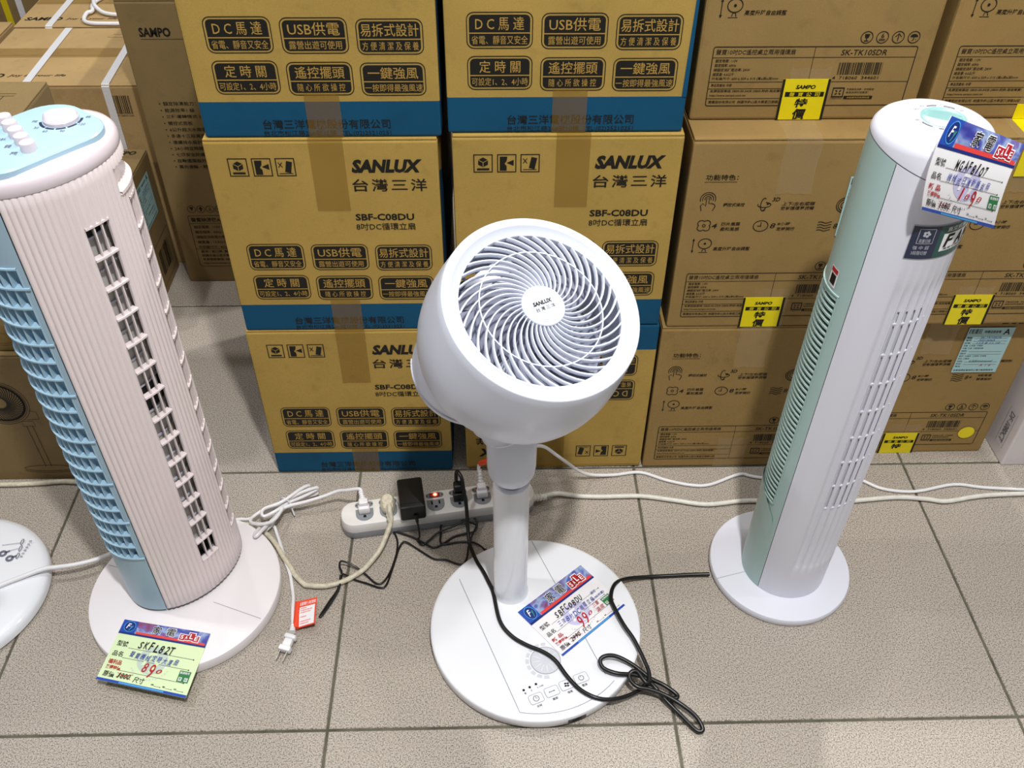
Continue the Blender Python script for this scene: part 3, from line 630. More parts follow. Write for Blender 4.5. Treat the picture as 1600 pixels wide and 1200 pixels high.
# ---------------------------------------------------------------- white circulator fan in the centre
root = thing('circulator_fan', 'white round-headed circulator fan on a slim pole, in the middle of the floor', 'fan', (.304, -.343, 0))
BX, BY = .304, -.343
R = .1622; mb = MB()
mb.lathe([(R-.010, .0), (R-.0022, .0028), (R, .0055), (R, .0190), (R-.0006, .0206), (R-.0022, .0218), (R-.006, .0223), (0.0001, .0226)], 'white_gloss', 96, cap0=True); cbase = mb.build('base', root)
F = Frame((-BX, -BY, .02275), (1, 0, 0), (0, 1, 0))
mb = MB()
def arc_top(x): return None
a0, a1 = V3((.185, -.259, 0)), V3((.274, -.495, 0)); b0, b1 = V3((.304, -.201, 0)), V3((.405, -.436, 0))
mb.line(F, [(.1850, -.2590), (.2755, -.4905)], .0009, 'groove', 0.0002); mb.line(F, [(.3045, -.1845), (.4040, -.4335)], .0009, 'groove', 0.0002)
mb.ring(F, .304, -.343, .1505, .0009, 'groove', 0.0002, n=24, a0=-101, a1=-42)
mb.build('panel_seam', cbase)
dial = MB(); dc = (.3165, -.4085)
dial.ring(F, dc[0], dc[1], .0225, .0008, 'groove', .0003, 40)
dial.circ(F, dc[0], dc[1], .0222, 'print_faint', .0002, 40)
for k in range(12):
    a = radians(30*k+8); dial.line(F, [(dc[0]+.008*cos(a), dc[1]+.008*sin(a)), (dc[0]+.0195*cos(a), dc[1]+.0195*sin(a))], .0008, 'white_gloss', .0004)
for k in range(9):
    a = radians(95+22*k); dial.line(F, [(dc[0]+.0275*cos(a+q), dc[1]+.0275*sin(a+q)) for q in (-.13, -.05, .05, .13)], .0050, 'print_faint', .0002)
dial.build('touch_dial', cbase)
TH = radians(21.5); bu = V3((cos(TH), sin(TH), 0)); bv = V3((-sin(TH), cos(TH), 0))
for k, (x, y) in enumerate(((.3000, -.4700), (.3232, -.4592), (.3455, -.4490), (.3675, -.4385))):
    FB = Frame((x-BX, y-BY, .0228), bu, bv); mb = MB()
    mb.rrect(FB, -.0105, -.0075, .0105, .0075, .0032, 'white_gloss', .0002); mb.rloop(FB, -.0105, -.0075, .0105, .0075, .0032, .0005, 'print_grey', .0004)
    if k == 0: mb.ring(FB, 0, 0, .0042, .0008, 'ink', .0004, 20); mb.line(FB, [(0, .003), (0, 0), (.002, 0)], .0007, 'ink', .0004)
    elif k == 1: mb.line(FB, [(-.004, 0), (.004, 0)], .0008, 'ink', .0004); mb.circ(FB, -.0038, 0, .0009, 'ink', .0004, 8); mb.circ(FB, .0038, 0, .0009, 'ink', .0004, 8)
    elif k == 2:
        for q in range(4): mb.circ(FB, .0026*cos(q*pi/2+.5), .0026*sin(q*pi/2+.5), .0019, 'ink', .0004, 10, .0015)
    else: mb.ring(FB, 0, 0, .0038, .0008, 'ink', .0004, 20, 110, 430); mb.line(FB, [(0, .001), (0, .0048)], .0008, 'ink', .0004)
    mb.txt(FB, ('定時', '擺頭', '強風', '電源')[k], -.004, -.0140, .004, -.0102, 'ink', .004, 0, .0003)
    mb.build('touch_button', cbase)
for k, (x, y) in enumerate(((.2822, -.4565), (.2912, -.4520), (.3005, -.4472))):
    FB = Frame((x-BX, y-BY, .0228), bu, bv); mb = MB(); mb.circ(FB, 0, 0, .0019, 'ink', .0003, 12); mb.txt(FB, ('1', '2', '4 小時')[k], -.0007, -.0070, .0014 if k < 2 else .0095, -.0042, 'print_grey', .004, 0, .0003); mb.build('indicator_light', cbase)
# ir window on the rim
mb = MB(); n = 8; vs = []
for z in (.0062, .0145):
    for i in range(n+1):
        a = radians(-75.5+10.0*i/n); vs.append(((R+.0004)*cos(a), (R+.0004)*sin(a), z))
mb.add(vs, [(i, i+1, n+2+i, n+1+i) for i in range(n)], 'smoke_window'); mb.build('sensor_window', cbase)
PX, PY = .267-BX, -.282-BY
M0 = Matrix.Translation((PX, PY, 0))
mb = MB(); mb.lathe([(.034, .0226), (.0285, .0236), (.0268, .0265), (.0262, .034), (.0262, .279), (.0256, .283), (.0225, .2835), (.0180, .2832)], 'white_gloss', 48, M0); mb.build('pole', root)
mb = MB(); mb.lathe([(.0175, .2), (.0175, .297)], 'white_grey', 40, M0); mb.build('inner_tube', root)
mb = MB(); mb.lathe([(.0160, .291), (.0225, .2925), (.0290, .298), (.0325, .306), (.0340, .318), (.0345, .365), (.033, .385), (.028, .40)], 'white_cool', 48, M0, cap1=True); mb.build('collar', root)
# head, tilted up: local +Z leaves the grille
HO = V3((.3009, -.314, .6162)); HN = V3((.2665, -.3688, .8905)).normalized(); HU = V3((.8602, .5077, -.0471)).normalized(); HV = HN.cross(HU)
HM = Matrix.Identity(4)
for i in range(3): HM[i][0] = HU[i]; HM[i][1] = HV[i]; HM[i][2] = HN[i]
HM.translation = HO-V3((BX, BY, 0))
mb = MB(); S = HO-HN*.155-V3((BX, BY, 0)); A = V3((PX, PY, .372))
mb.tube([A, A.lerp(S, .3)+V3((-.008, 0, 0)), A.lerp(S, .65)+V3((-.006, 0, 0)), S], .04, 'white_cool', 28, 5, True, [.032, .038, .045, .050, .053, .054, .054]); mb.build('tilt_joint', root)
def hobj(mb, name, parent=None, **k):
    o = mb.build(name, parent or root, **k); 
    if parent is None: o.matrix_local = HM
    return o
mb = MB()
mb.lathe([(.1010, -.013), (.1010, -.0062), (.1022, -.0056), (.1085, -.0012), (.1092, -.0003), (.1100, .0), (.1180, .0), (.1188, -.0004), (.1194, -.0014), (.1215, -.016), (.1250, -.040), (.1272, -.062), (.1280, -.080), (.1268, -.098), (.1238, -.116), (.1222, -.1225), (.1205, -.1230), (.1195, -.1200), (.1215, -.104), (.1240, -.078), (.1215, -.040), (.1080, -.016), (.1010, -.013)], 'white_cool', 96)
house = hobj(mb, 'head_housing')
mb = MB(); mb.lathe([(.112, -.112), (.112, -.128), (.108, -.142), (.096, -.156), (.076, -.166), (.05, -.171), (.0001, -.173)], 'white_cool', 72); rear = hobj(mb, 'rear_shell')
# offset swing housing behind the drum
SH_ = HO-HN*.160-_r*.043-V3((BX, BY, 0)); MSH = Matrix.Translation(SH_) @ HM.to_3x3().to_4x4()
mb = MB(); mb.lathe([(.0775*cos(a), .0775*sin(a)*.92) for a in [radians(-90+10*k) for k in range(17)]], 'white_cool', 56, MSH); swing = mb.build('swing_housing', root)
mb = MB(); mb.lathe([(.0765, -.009), (.0784, -.008), (.0784, -.006), (.0765, -.005)], 'white_grey', 56, MSH, 1, 1, 150, 250); mb.build('housing_latch', swing)
# inside: rear guard bars, blades, motor hub
mb = MB(); mb.lathe([(.110, -.113), (.03, -.113)], 'white_grey', 48); rg = hobj(mb, 'rear_guard')
rb = MB()
rb.tube([(.026, 0, -.098), (.06, .014, -.099), (.106, .052, -.096)], .0021, 'white_cool', 5, 3)
rbm = rb.mesh('rear_bar')
for k in range(32):
    o = link('rear_bar', rbm, rg); o.rotation_euler = (0, 0, 2*pi*k/32)
mb = MB(); mb.lathe([(.0255, -.080), (.0255, -.045), (.022, -.038), (.0001, -.036)], 'blade_grey', 32); prop = hobj(mb, 'propeller')
bl = MB(); n = 8; vs = []
for j in range(6):
    r = .022+.070*j/5
    for i in range(n+1):
        t = i/n; a = radians(-29+58*t)+.35*j/5; vs.append((r*cos(a), r*sin(a), -.044-.030*t+.003*sin(t*pi)))
bl.add(vs, [(j*(n+1)+i, j*(n+1)+i+1, (j+1)*(n+1)+i+1, (j+1)*(n+1)+i) for j in range(5) for i in range(n)], 'blade_grey', True)
blm = bl.mesh('fan_blade')
for k in range(5):
    o = link('fan_blade', blm, prop); o.rotation_euler = (0, 0, 2*pi*k/5+.3)
# front grille
mb = MB(); mb.lathe([(.1012, -.012), (.0980, -.012), (.0980, -.0062), (.0988, -.0054), (.1012, -.0056)], 'white_cool', 96); gr = hobj(mb, 'front_grille')
rib = MB(); n = 14; vs = []
SWIRL = radians(58)
for i in range(n+1):
    t = i/n; r = .0235+(.0985-.0235)*t; a = SWIRL*t**1.2; w = .00080+.00035*t; zt = -.0052+.006*(1-t)**1.5*.9
    c = V3((cos(a)*r, sin(a)*r, 0)); dr = V3((cos(a), sin(a), 0)); dt = V3((-sin(a), cos(a), 0)); sl = SWIRL*1.2*max(t, .02)**.2/(.0985-.0235)
    T = (dr+dt*r*sl).normalized(); N = V3((-T.y, T.x, 0))
    for s_, z in ((1, zt-.0060), (1, zt-.0006), (.6, zt), (-.6, zt), (-1, zt-.0006), (-1, zt-.0060)): vs.append((c+N*w*s_)+V3((0, 0, z)))
rib.add(vs, [(i*6+k, i*6+(k+1) % 6, (i+1)*6+(k+1) % 6, (i+1)*6+k) for i in range(n) for k in range(6)], 'white_cool', True)
ribm = rib.mesh('grille_rib'); ribm.set_sharp_from_angle(angle=radians(50))
for k in range(37):
    o = link('grille_rib', ribm, gr); o.rotation_euler = (0, 0, 2*pi*k/37)
mb = MB(); mb.lathe([(.0752, -.012), (.0752, -.0042), (.0738, -.0042), (.0738, -.012)], 'white_cool', 80); mb.build('grille_ring', gr)
mb = MB(); mb.lathe([(.0262, -.006), (.0262, .0005), (.0252, .0016), (.0225, .0018), (.0222, .0012), (.0212, .0012), (.0209, .0018), (.0196, .0018), (.0193, .0013), (.0186, .0013), (.0183, .0019), (.0001, .0020)], 'white_cool', 64)
hub = hobj(mb, 'hub_badge')
mb = MB(); FH = Frame((0, 0, .0021), (1, 0, 0), (0, 1, 0)); mb.txt(FH, 'SANLUX', -.0128, .0012, .0128, .0066, 'ink', .05, .2, .0001)
for k, ch in enumerate('台灣三洋'): mb.txt(FH, ch, -.0125+.0068*k, -.0062 if k != 2 else -.0057, -.0072+.0068*k, -.0010 if k != 2 else -.0016, 'ink', .006, 0, .0001)
mb.build('brand_text', hub)

# ---------------------------------------------------------------- mint and white tower fan on the right
RX, RY = .716, -.235
root = thing('tower_fan', 'mint green and white tower fan with a round white foot, at the right', 'fan', (RX, RY, 0)); 
R = .1135; mb = MB(); mb.lathe([(R-.006, 0), (R-.001, .002), (R, .006), (R, .012), (R-.0015, .0148), (R-.005, .0158), (0.0001, .0160)], 'white_right', 80, Matrix.Translation((-.004, .004, 0)), cap0=True); rbase = mb.build('base', root)
F = Frame((-.004, .004, .0161), (1, 0, 0), (0, 1, 0)); mb = MB()
mb.line(F, [(-.1085, -.030), (-.04, -.012)], .0007, 'groove', .0001); mb.line(F, [(.062, .030), (.108, .0315)], .0007, 'groove', .0001); mb.build('base_seam', rbase)
LEAN = .0105; ZT = .772
def rad(z): return .0662+.0020*sin(min(1, max(0, z/.80))*pi)-.0012*z
def rp(a, z, off=0.0, dx=0): 
    if abs(z-ZT) < .0036: z += .764+.02*cos(radians(a-160))-ZT
    r = rad(z)+off; return V3((r*cos(radians(a))+LEAN*z, r*sin(radians(a)), z))
A_M0, A_M1 = -139.5, 47.0     # mint spans the long way round, white between
def shell(mb, amin, amax, na, zs, m, off=0., skip=None, offf=None, back=True):
    vs = []; fs = []
    for z in zs:
        for i in range(na+1):
            a = amin+(amax-amin)*i/na; vs.append(rp(a, z, off+(offf(a, z) if offf else 0)))
    for j in range(len(zs)-1):
        for i in range(na):
            if skip and skip(amin+(amax-amin)*(i+.5)/na, .5*(zs[j]+zs[j+1])): continue
            fs.append((j*(na+1)+i, j*(na+1)+i+1, (j+1)*(na+1)+i+1, (j+1)*(na+1)+i))
    mb.add(vs, fs, m, True)
# white front with flutes and outlet slots
FL0, FL1, NF = -104.0, 9.0, 12
pitch = (FL1-FL0)/NF
def flute(a, z):
    if a < FL0 or a > FL1 or z > .6401 or z < .0899: return 0
    f = ((a-FL0)/pitch) % 1.0
    return -.0034*(sin(pi*f)**.7 if .0 < f < 1 else 0)*min(1, max(0, (z-.0899)/.012))*min(1, max(0, (.6401-z)/.03))
slots = [.235+.0483*k for k in range(8)]
def slotskip(a, z):
    if a < FL0+pitch*.0 or a > FL1-pitch or z < .235 or z > .235+.0483*7.18: return False
    f = ((a-FL0)/pitch) % 1.0; q = ((z-.235)/.0483) % 1.0
    return .33 < f < .67 and q < .90 and int((a-FL0)/pitch) >= 1
zs = [.016, .03, .06, .0899, .0960, .1020, .16]
for k in range(7): zs += [.235+.0483*k, .235+.0483*(k+.45), .235+.0483*(k+.90)]
zs += [.235+.0483*7.0, .59, .610, .625, .6402, .70, .74, ZT]
mb = MB(); shell(mb, A_M0+.35, A_M1-.35, int((A_M1-A_M0)/pitch*8), zs, 'white_right', 0, slotskip, flute); front = mb.build('front_panel', root, sharp=60)
mb = MB(); shell(mb, FL0-4, FL1+4, 60, [.2, .4, .6], 'white_right', -.0052); mb.build('outlet_duct', root)
mb = MB()
for k in range(1, NF-1):
    a = FL0+pitch*(k+.5); mb.tube([rp(a-pitch*.02, z, -.0050) for z in (.23, .4, .575)], .0010, 'white_right', 4, 1)
mb.build('outlet_vane', root)
for k in range(8):
    mb = MB(); n = 24; z = .235+.0483*k-.0022; vs = []
    for zz in (z, z+.0020):
        for off in (-.0052, -.0024):
            for i in range(n+1): vs.append(rp(FL0+pitch+(FL1-FL0-2*pitch)*i/n, zz, off))
    q = n+1; fs = []
    for i in range(n): fs += [(i, i+1, q+i+1, q+i), (2*q+i, 3*q+i, 3*q+i+1, 2*q+i+1), (q+i, q+i+1, 3*q+i+1, 3*q+i)]
    mb.add(vs, fs, 'white_right'); mb.build('outlet_shelf', root)
# mint back with slatted intake
G0, G1 = -154.5, -154.5-127
GZ0, GZ1 = .205, .585
mb = MB(); zs2 = [.016, .05, .10, .16, GZ0]+[GZ0+(GZ1-GZ0)*k/4 for k in range(1, 5)]+[.64, .70, ZT]
aa0, aa1 = A_M0-.35, A_M1+.35-360
def mskip(a, z): return G1 < a < G0 and GZ0 < z < GZ1
na = 63; da = (aa1-aa0)/na
vs = []; fs = []
angs = [aa0, -145, -150, G0]+[G0+(G1-G0)*i/24 for i in range(1, 25)]+[-290, -300, aa1]
for z in zs2:
    for a in angs: vs.append(rp(a, z, 0))
n = len(angs)
for j in range(len(zs2)-1):
    for i in range(n-1):
        if mskip(.5*(angs[i]+angs[i+1]), .5*(zs2[j]+zs2[j+1])): continue
        fs.append((j*n+i+1, j*n+i, (j+1)*n+i, (j+1)*n+i+1))
mb.add(vs, fs, 'mint', True); mb.build('back_panel', root)
mb = MB(); shell(mb, G1-2, G0+2, 40, [GZ0-.01, .4, GZ1+.01], 'grille_shadow', -.0090); mb.build('intake_shade', root)  # dark sheet behind the slats, the shade in their gaps put into its colour
def arcbar(mb, a0, a1, z, h, o0, o1, m, n=20):
    vs = []; q = n+1
    for zz, oo in ((z-h/2, o0), (z-h/2*.7, o1), (z+h/2*.7, o1), (z+h/2, o0)):
        for i in range(q): vs.append(rp(a0+(a1-a0)*i/n, zz, oo))
    fs = []
    for i in range(n):
        for L in range(3): fs.append((L*q+i, L*q+i+1, (L+1)*q+i+1, (L+1)*q+i))
        fs.append((3*q+i, 3*q+i+1, i+1, i))
    mb.add(vs, fs, m, True)
sl = 0
for k in range(42):
    z = GZ0+(GZ1-GZ0)*(k+.5)/42; mb = MB(); arcbar(mb, G1, G0, z, .0042, -.0016, .0008, 'mint', 16); mb.build('slat', root)
mb = MB()
for a in (G0+.6, G1-.6):
    vs = [rp(a+d, z, o) for z in (GZ0, GZ1) for d, o in ((-1.1, -.004), (-1.1, .0014), (1.1, .0014), (1.1, -.004))]
    mb.add(vs, [(0, 1, 5, 4), (1, 2, 6, 5), (2, 3, 7, 6)], 'mint')
arcbar(mb, G1-1, G0+1, GZ0-.001, .003, -.004, .0014, 'mint'); arcbar(mb, G1-1, G0+1, GZ1+.001, .003, -.004, .0014, 'mint'); mb.build('intake_frame', root)
mb = MB(); vs = []; n = 20
for i in range(n+1):
    t = i/n; a = -147-95*t; z = .168+.034*sin(pi*t)
    vs += [rp(a, z, .0004), rp(a, z+.008+.010*sin(pi*t), .0030*sin(pi*t)+.0004)]
mb.add(vs, [(2*i, 2*i+1, 2*i+3, 2*i+2) for i in range(n)], 'mint_dial', True)
vs2 = []
for i in range(n+1):
    t = i/n; a = -147-95*t; z = .168+.034*sin(pi*t)
    vs2 += [rp(a, z+.008+.010*sin(pi*t), .0030*sin(pi*t)+.0004), rp(a, z-.04, .0004)]
mb.add(vs2, [(2*i, 2*i+1, 2*i+3, 2*i+2) for i in range(n)], 'mint', True); mb.build('grip_recess', root)
# cap
mb = MB(); cap = [(0, ZT+.0012), (0, .7862), (-.0012, .7915), (-.0050, .7970), (-.0110, .8010), (-.019, .8035), (-.030, .8046)]
vs = []; n = 80
for off, z in cap:
    for i in range(n): vs.append(rp(360*i/n, z, off) if True else 0)
cc = V3((LEAN*.8046, 0, .8052)); vs.append(cc)
fs = [(L*n+i, L*n+(i+1) % n, (L+1)*n+(i+1) % n, (L+1)*n+i) for L in range(len(cap)-1) for i in range(n)]+[((len(cap)-1)*n+i, (len(cap)-1)*n+(i+1) % n, len(vs)-1) for i in range(n)]
mb.add(vs, fs, 'white_right', True); capo = mb.build('top_cap', root)
mb = MB(); vs = [rp(360*i/n, ZT+dz, -.0006) for dz in (-.002, .003) for i in range(n)]
mb.add(vs, [(i, (i+1) % n, n+(i+1) % n, n+i) for i in range(n)], 'groove'); mb.build('cap_seam', root)
DC = V3((LEAN*.80+.006, .0, .8050)); MD = Matrix.Translation(DC)
mb = MB(); mb.lathe([(.0242, -.001), (.0242, .0006), (.0228, .0010), (.0215, .0004)], 'mint_dial', 48, MD); mb.lathe([(.0215, .0004), (.019, -.0005), (.0001, -.0025)], 'mint_dial', 48, MD)
vs = []; n2 = 14; dirv = V3((cos(radians(-28)), sin(radians(-28)), 0)); prp = V3((-dirv.y, dirv.x, 0))
for i in range(n2+1):
    t = -1+2*i/n2; c = DC+dirv*t*.0200; w = .0024+.0016*(1-t*t); hgt = .0012+.0062*(1-t*t)**.5
    vs += [c-prp*(w+.004)+V3((0, 0, -.002)), c-prp*w*.5+V3((0, 0, hgt)), c+prp*w*.5+V3((0, 0, hgt)), c+prp*(w+.004)+V3((0, 0, -.002))]
mb.add(vs, [(i*4+k, i*4+k+1, i*4+k+5, i*4+k+4) for i in range(n2) for k in range(3)], 'mint_dial', True); mb.build('dial', root)
FT = Frame((DC.x, DC.y, .8054), (1, 0, 0), (0, 1, 0)); mb = MB()
for a0, a1 in ((45, 70), (84, 108), (200, 228), (240, 275)): mb.ring(FT, 0, 0, .0285, .0022, 'groove', .0003, 10, a0, a1)
mb.flush('dial_scale', capo)
for a, s in ((140, 'OFF'), (117, '弱'), (76, '中'), (32, '強'), (190, '擺')):
    x, y = .031*cos(radians(a)), .031*sin(radians(a)); mb.txt(FT, s, x-.0028*len(s)**.5, y-.0018, x+.0028*len(s)**.5, y+.0018, 'groove', .004, 0, .0003)
mb.build('dial_marks', capo)
# wrapped label
class Cyl:
    def p(s, u, v, h=0.): return rp(u, v, h+.0006)
CY = Cyl(); mb = MB(); LT = lambda a: .0
mb.grid(CY, -106.2, .667, -10, .711, 'white_grey', .0000, 30, 2); mb.grid(CY, -105.6, .668, -79, .710, 'label_dark', .0003, 12, 2); mb.grid(CY, -79, .668, -11, .710, 'label_green', .0003, 24, 2)
mb.grid(CY, -74, .676, -20, .699, 'pure_white', .0005, 20, 2)
for k, ch in enumerate('FAN'): mb.txt(CY, ch, -71+k*13.5, .681, -60+k*13.5, .6975, 'ink', .03, .15, .0008)
mb.txt(CY, '風罩可拆卸清洗', -70, .6775, -34, .6803, 'ink', .006, 0, .0008); mb.txt(CY, '直立式循環', -72, .7015, -40, .7075, 'pure_white', .004, 0, .0008)
mb.rloop(CY, -99.5, .6885, -84.5, .7060, 1.5, .0008, 'pure_white', .0007) if False else None
for a, b in (((-99.5, .688), (-84.5, .688)), ((-99.5, .7065), (-84.5, .7065))):
    mb.grid(CY, a[0], a[1], b[0], b[1]+.0006, 'white_grey', .0006, 6, 1)
for a in (-99.5, -84.5): mb.grid(CY, a, .688, a+.5, .7065, 'white_grey', .0006, 1, 2)
for k in range(5):
    q = 2*pi*k/5; mb.add([CY.p(-92+2.3*cos(q)+1.5*cos(t), .7005+.0026*sin(q)+.0018*sin(t), .0007) for t in [2*pi*i/8 for i in range(8)]], [tuple(range(8))], 'white_grey')
mb.txt(CY, '風量切換', -97.5, .6895, -86.5, .6945, 'white_grey', .004, 0, .0007); mb.txt(CY, '強 中 弱', -101, .6805, -86, .6855, 'white_grey', .004, 0, .0007); mb.txt(CY, '3段階切替', -101, .6735, -86, .6788, 'white_grey', .004, 0, .0007)
mb.build('front_label', front)
mb = MB(); mb.grid(CY, -177, .592, -163, .618, 'pure_white', .0002, 4, 1); mb.grid(CY, -176, .611, -164, .617, 'ink_red', .0005, 4, 1); mb.grid(CY, -174, .595, -165, .609, 'ink_soft', .0005, 4, 1); mb.build('hang_label', root)

# ---------------------------------------------------------------- ribbed tower fan on the left
LXc, LYc = -.259, -.224
root = thing('ribbed_tower_fan', 'pinkish white ribbed tower fan with a pale blue back, at the left', 'fan', (LXc, LYc, 0))
AX = radians(50); E1 = V3((cos(AX), sin(AX), 0)); E2 = V3((-sin(AX), cos(AX), 0)); EA, EB = .0965, .0748
def ep(t, z, off=0.):
    c, s = cos(radians(t)), sin(radians(t)); n = V3((c/EA, s/EB, 0)).normalized()
    q = (EA*c+n.x*off, EB*s+n.y*off); return E1*q[0]+E2*q[1]+V3((0, 0, z))
BO = V3((.008, -.041, 0)); R = .1485
mb = MB(); mb.lathe([(R-.004, 0), (R-.0006, .002), (R, .005), (R, .0180), (R-.0012, .0208), (R-.004, .0222), (0.0001, .0226)], 'white_base', 96, Matrix.Translation(BO), cap0=True); lb = mb.build('base', root)
mb = MB(); F = Frame((BO.x, BO.y, .0227), (1, 0, 0), (0, 1, 0)); mb.line(F, [(.05, -.03), (.13, -.062)], .0007, 'groove', .0001); mb.line(F, [(-.06, .02), (-.135, .045)], .0007, 'groove', .0001); mb.build('base_seam', lb)
mb = MB(); mb.add([ep(6*i, z, -.012) for z in (.022, .10) for i in range(60)], [(i, (i+1) % 60, 60+(i+1) % 60, 60+i) for i in range(60)], 'white_grey', True); mb.build('neck', root)
TB = 138.5; NR = 60; SUB = 5; RP = 2*TB/NR; WIN = [(-93.5, -73.0), (-46.5, -26.0), (26.0, 46.5), (73.0, 93.5)]
WIN = [(-TB+RP*round((a+TB)/RP), -TB+RP*round((b+TB)/RP)) for a, b in WIN]
WZ0, WZ1 = .100, .698
CUT = 54.0; CUT = abs(-TB+RP*round((-CUT+TB)/RP))
def inwin(t, z): return (WZ0 < z < WZ1 and any(a < t < b for a, b in WIN)) or (abs(t) < CUT and .712 < z < .742)
ts = [-TB+2*TB*i/(NR*SUB) for i in range(NR*SUB+1)]
zl = [.0285, .0310, .06, WZ0, .3, .5, WZ1, .712, .742, .7560, .7585]
mb = MB(); vs = []; fs = []; n = len(ts)
for j, z in enumerate(zl):
    for i, t in enumerate(ts):
        o = (-.0016, .0005, .0009, .0009, .0005)[i % SUB] if 0 < j < len(zl)-1 else -.0016
        if j == len(zl)-2: o *= .6
        vs.append(ep(t, z, o))
for j in range(len(zl)-1):
    for i in range(n-1):
        if inwin(.5*(ts[i]+ts[i+1]), .5*(zl[j]+zl[j+1])): continue
        fs.append((j*n+i, j*n+i+1, (j+1)*n+i+1, (j+1)*n+i))
mb.add(vs, fs, 'white_pink', True); lf = mb.build('ribbed_cover', root, sharp=70)
mb = MB()
for a, b in WIN:      # jambs
    for t in (a, b): mb.add([ep(t, WZ0, -.001), ep(t, WZ1, -.001), ep(t, WZ1, -.0045), ep(t, WZ0, -.0045)], [(0, 1, 2, 3)], 'white_pink')
mb.build('window_jamb', lf)
PITCH = (WZ1-WZ0)/14
def ebar(mb, t0, t1, z, h, o0, o1, m, n=6):
    vs = []; q = n+1
    for zz, oo in ((z-h/2, o0), (z-h/2, o1), (z+h/2, o1), (z+h/2, o0)):
        for i in range(q): vs.append(ep(t0+(t1-t0)*i/n, zz, oo))
    mb.add(vs, [(L*q+i, L*q+i+1, ((L+1) % 4)*q+i+1, ((L+1) % 4)*q+i) for L in range(4) for i in range(n)], m)
def vbar(mb, t, z0, z1, w, o0, o1, m):
    vs = [ep(t+d, z, o) for z in (z0, z1) for d, o in ((-w, o0), (-w, o1), (w, o1), (w, o0))]
    mb.add(vs, [(0, 1, 5, 4), (1, 2, 6, 5), (2, 3, 7, 6), (3, 0, 4, 7)], m)
for wi, (a, b) in enumerate(WIN[:2]):
    for k in (1, 2):
        mb = MB(); vbar(mb, a+(b-a)*k/3, WZ0, WZ1, .50, -.0035, -.0002, 'white_pink'); mb.build('grille_bar', lf)
    for k in range(15):
        z = WZ0+PITCH*k; mb = MB(); ebar(mb, a, b, z+(.001 if k == 0 else -.001 if k == 14 else 0), .0026, -.0085, .0010, 'white_pink', 4); mb.build('grille_shelf', lf)
# handle recess at the back of the head
mb = MB(); n = 30; vs = []
for z, o in ((.706, -.0015), (.712, -.010), (.722, -.0135), (.742, -.0135)):
    for i in range(n+1): vs.append(ep(-CUT+2*CUT*i/n, z, o))
mb.add(vs, [(j*(n+1)+i, j*(n+1)+i+1, (j+1)*(n+1)+i+1, (j+1)*(n+1)+i) for j in range(3) for i in range(n)], 'white_pink', True); mb.build('handle_recess', root)
mb = MB(); ebar(mb, -CUT, CUT, .7115, .004, -.012, .0022, 'white_pink', 30); mb.build('handle_lip', root)
# rotor behind the windows
ro = MB(); segs = 14
for k in range(segs):
    z0 = .09+.63*k/segs; z1 = z0+.63/segs
    ro.lathe([(.0585, z0+.002), (.0585, z1-.002)], 'rotor_dark' if k in (13, 7, 0) else 'rotor_grey', 40); ro.lathe([(.0585, z0-.001), (.0605, z0-.001), (.0605, z0+.002), (.0585, z0+.002)], 'white_grey', 40)
rot = ro.build('rotor', root)
fin = MB(); fin.box((.0585, -.0006, .10), (.0625, .0006, .69), 'rotor_grey'); fm = fin.mesh('rotor_fin')
for k in range(24):
    o = link('rotor_fin', fm, rot); o.rotation_euler = (0, 0, 2*pi*k/24)
# blue back
mb = MB(); BT0, BT1 = TB+.4, 360-TB-.4; LA0, LA1 = 143.5, 216.5; LZ0, LZ1 = .158, .672
angs = [BT0, LA0]+[LA0+(LA1-LA0)*i/22 for i in range(1, 23)]+[BT1]; zs = [.0285, .06, LZ0, LZ1, .70, .7575]; n = len(angs); vs = [ep(a, z, -.0006) for z in zs for a in angs]; fs = []
for j in range(len(zs)-1):
    for i in range(n-1):
        if LA0 <= angs[i] < LA1-.01 and j == 2: continue
        fs.append((j*n+i, j*n+i+1, (j+1)*n+i+1, (j+1)*n+i))
mb.add(vs, fs, 'blue_body', True); lbk = mb.build('blue_back', root)
mb = MB(); n = 24; vs = [ep(LA0-3+(LA1-LA0+6)*i/n, z, -.0115) for z in (LZ0-.01, LZ1+.01) for i in range(n+1)]
mb.add(vs, [(i, i+1, n+2+i, n+1+i) for i in range(n)], 'blue_body', True); mb.build('intake_liner', lbk)
NC = 9
for k in range(NC+1):
    mb = MB(); vbar(mb, LA0+(LA1-LA0)*k/NC, LZ0, LZ1, .60, -.009, -.0002, 'blue_pale'); mb.build('lattice_bar', lbk)
NRW = 19
for k in range(NRW+1):
    z = LZ0+(LZ1-LZ0)*k/NRW; mb = MB(); ex = 4.2 if k % 3 == 0 else 0; ebar(mb, LA0-ex, LA1+ex, z, .0022, -.009, .0016, 'blue_pale', 26); mb.build('lattice_shelf', lbk)
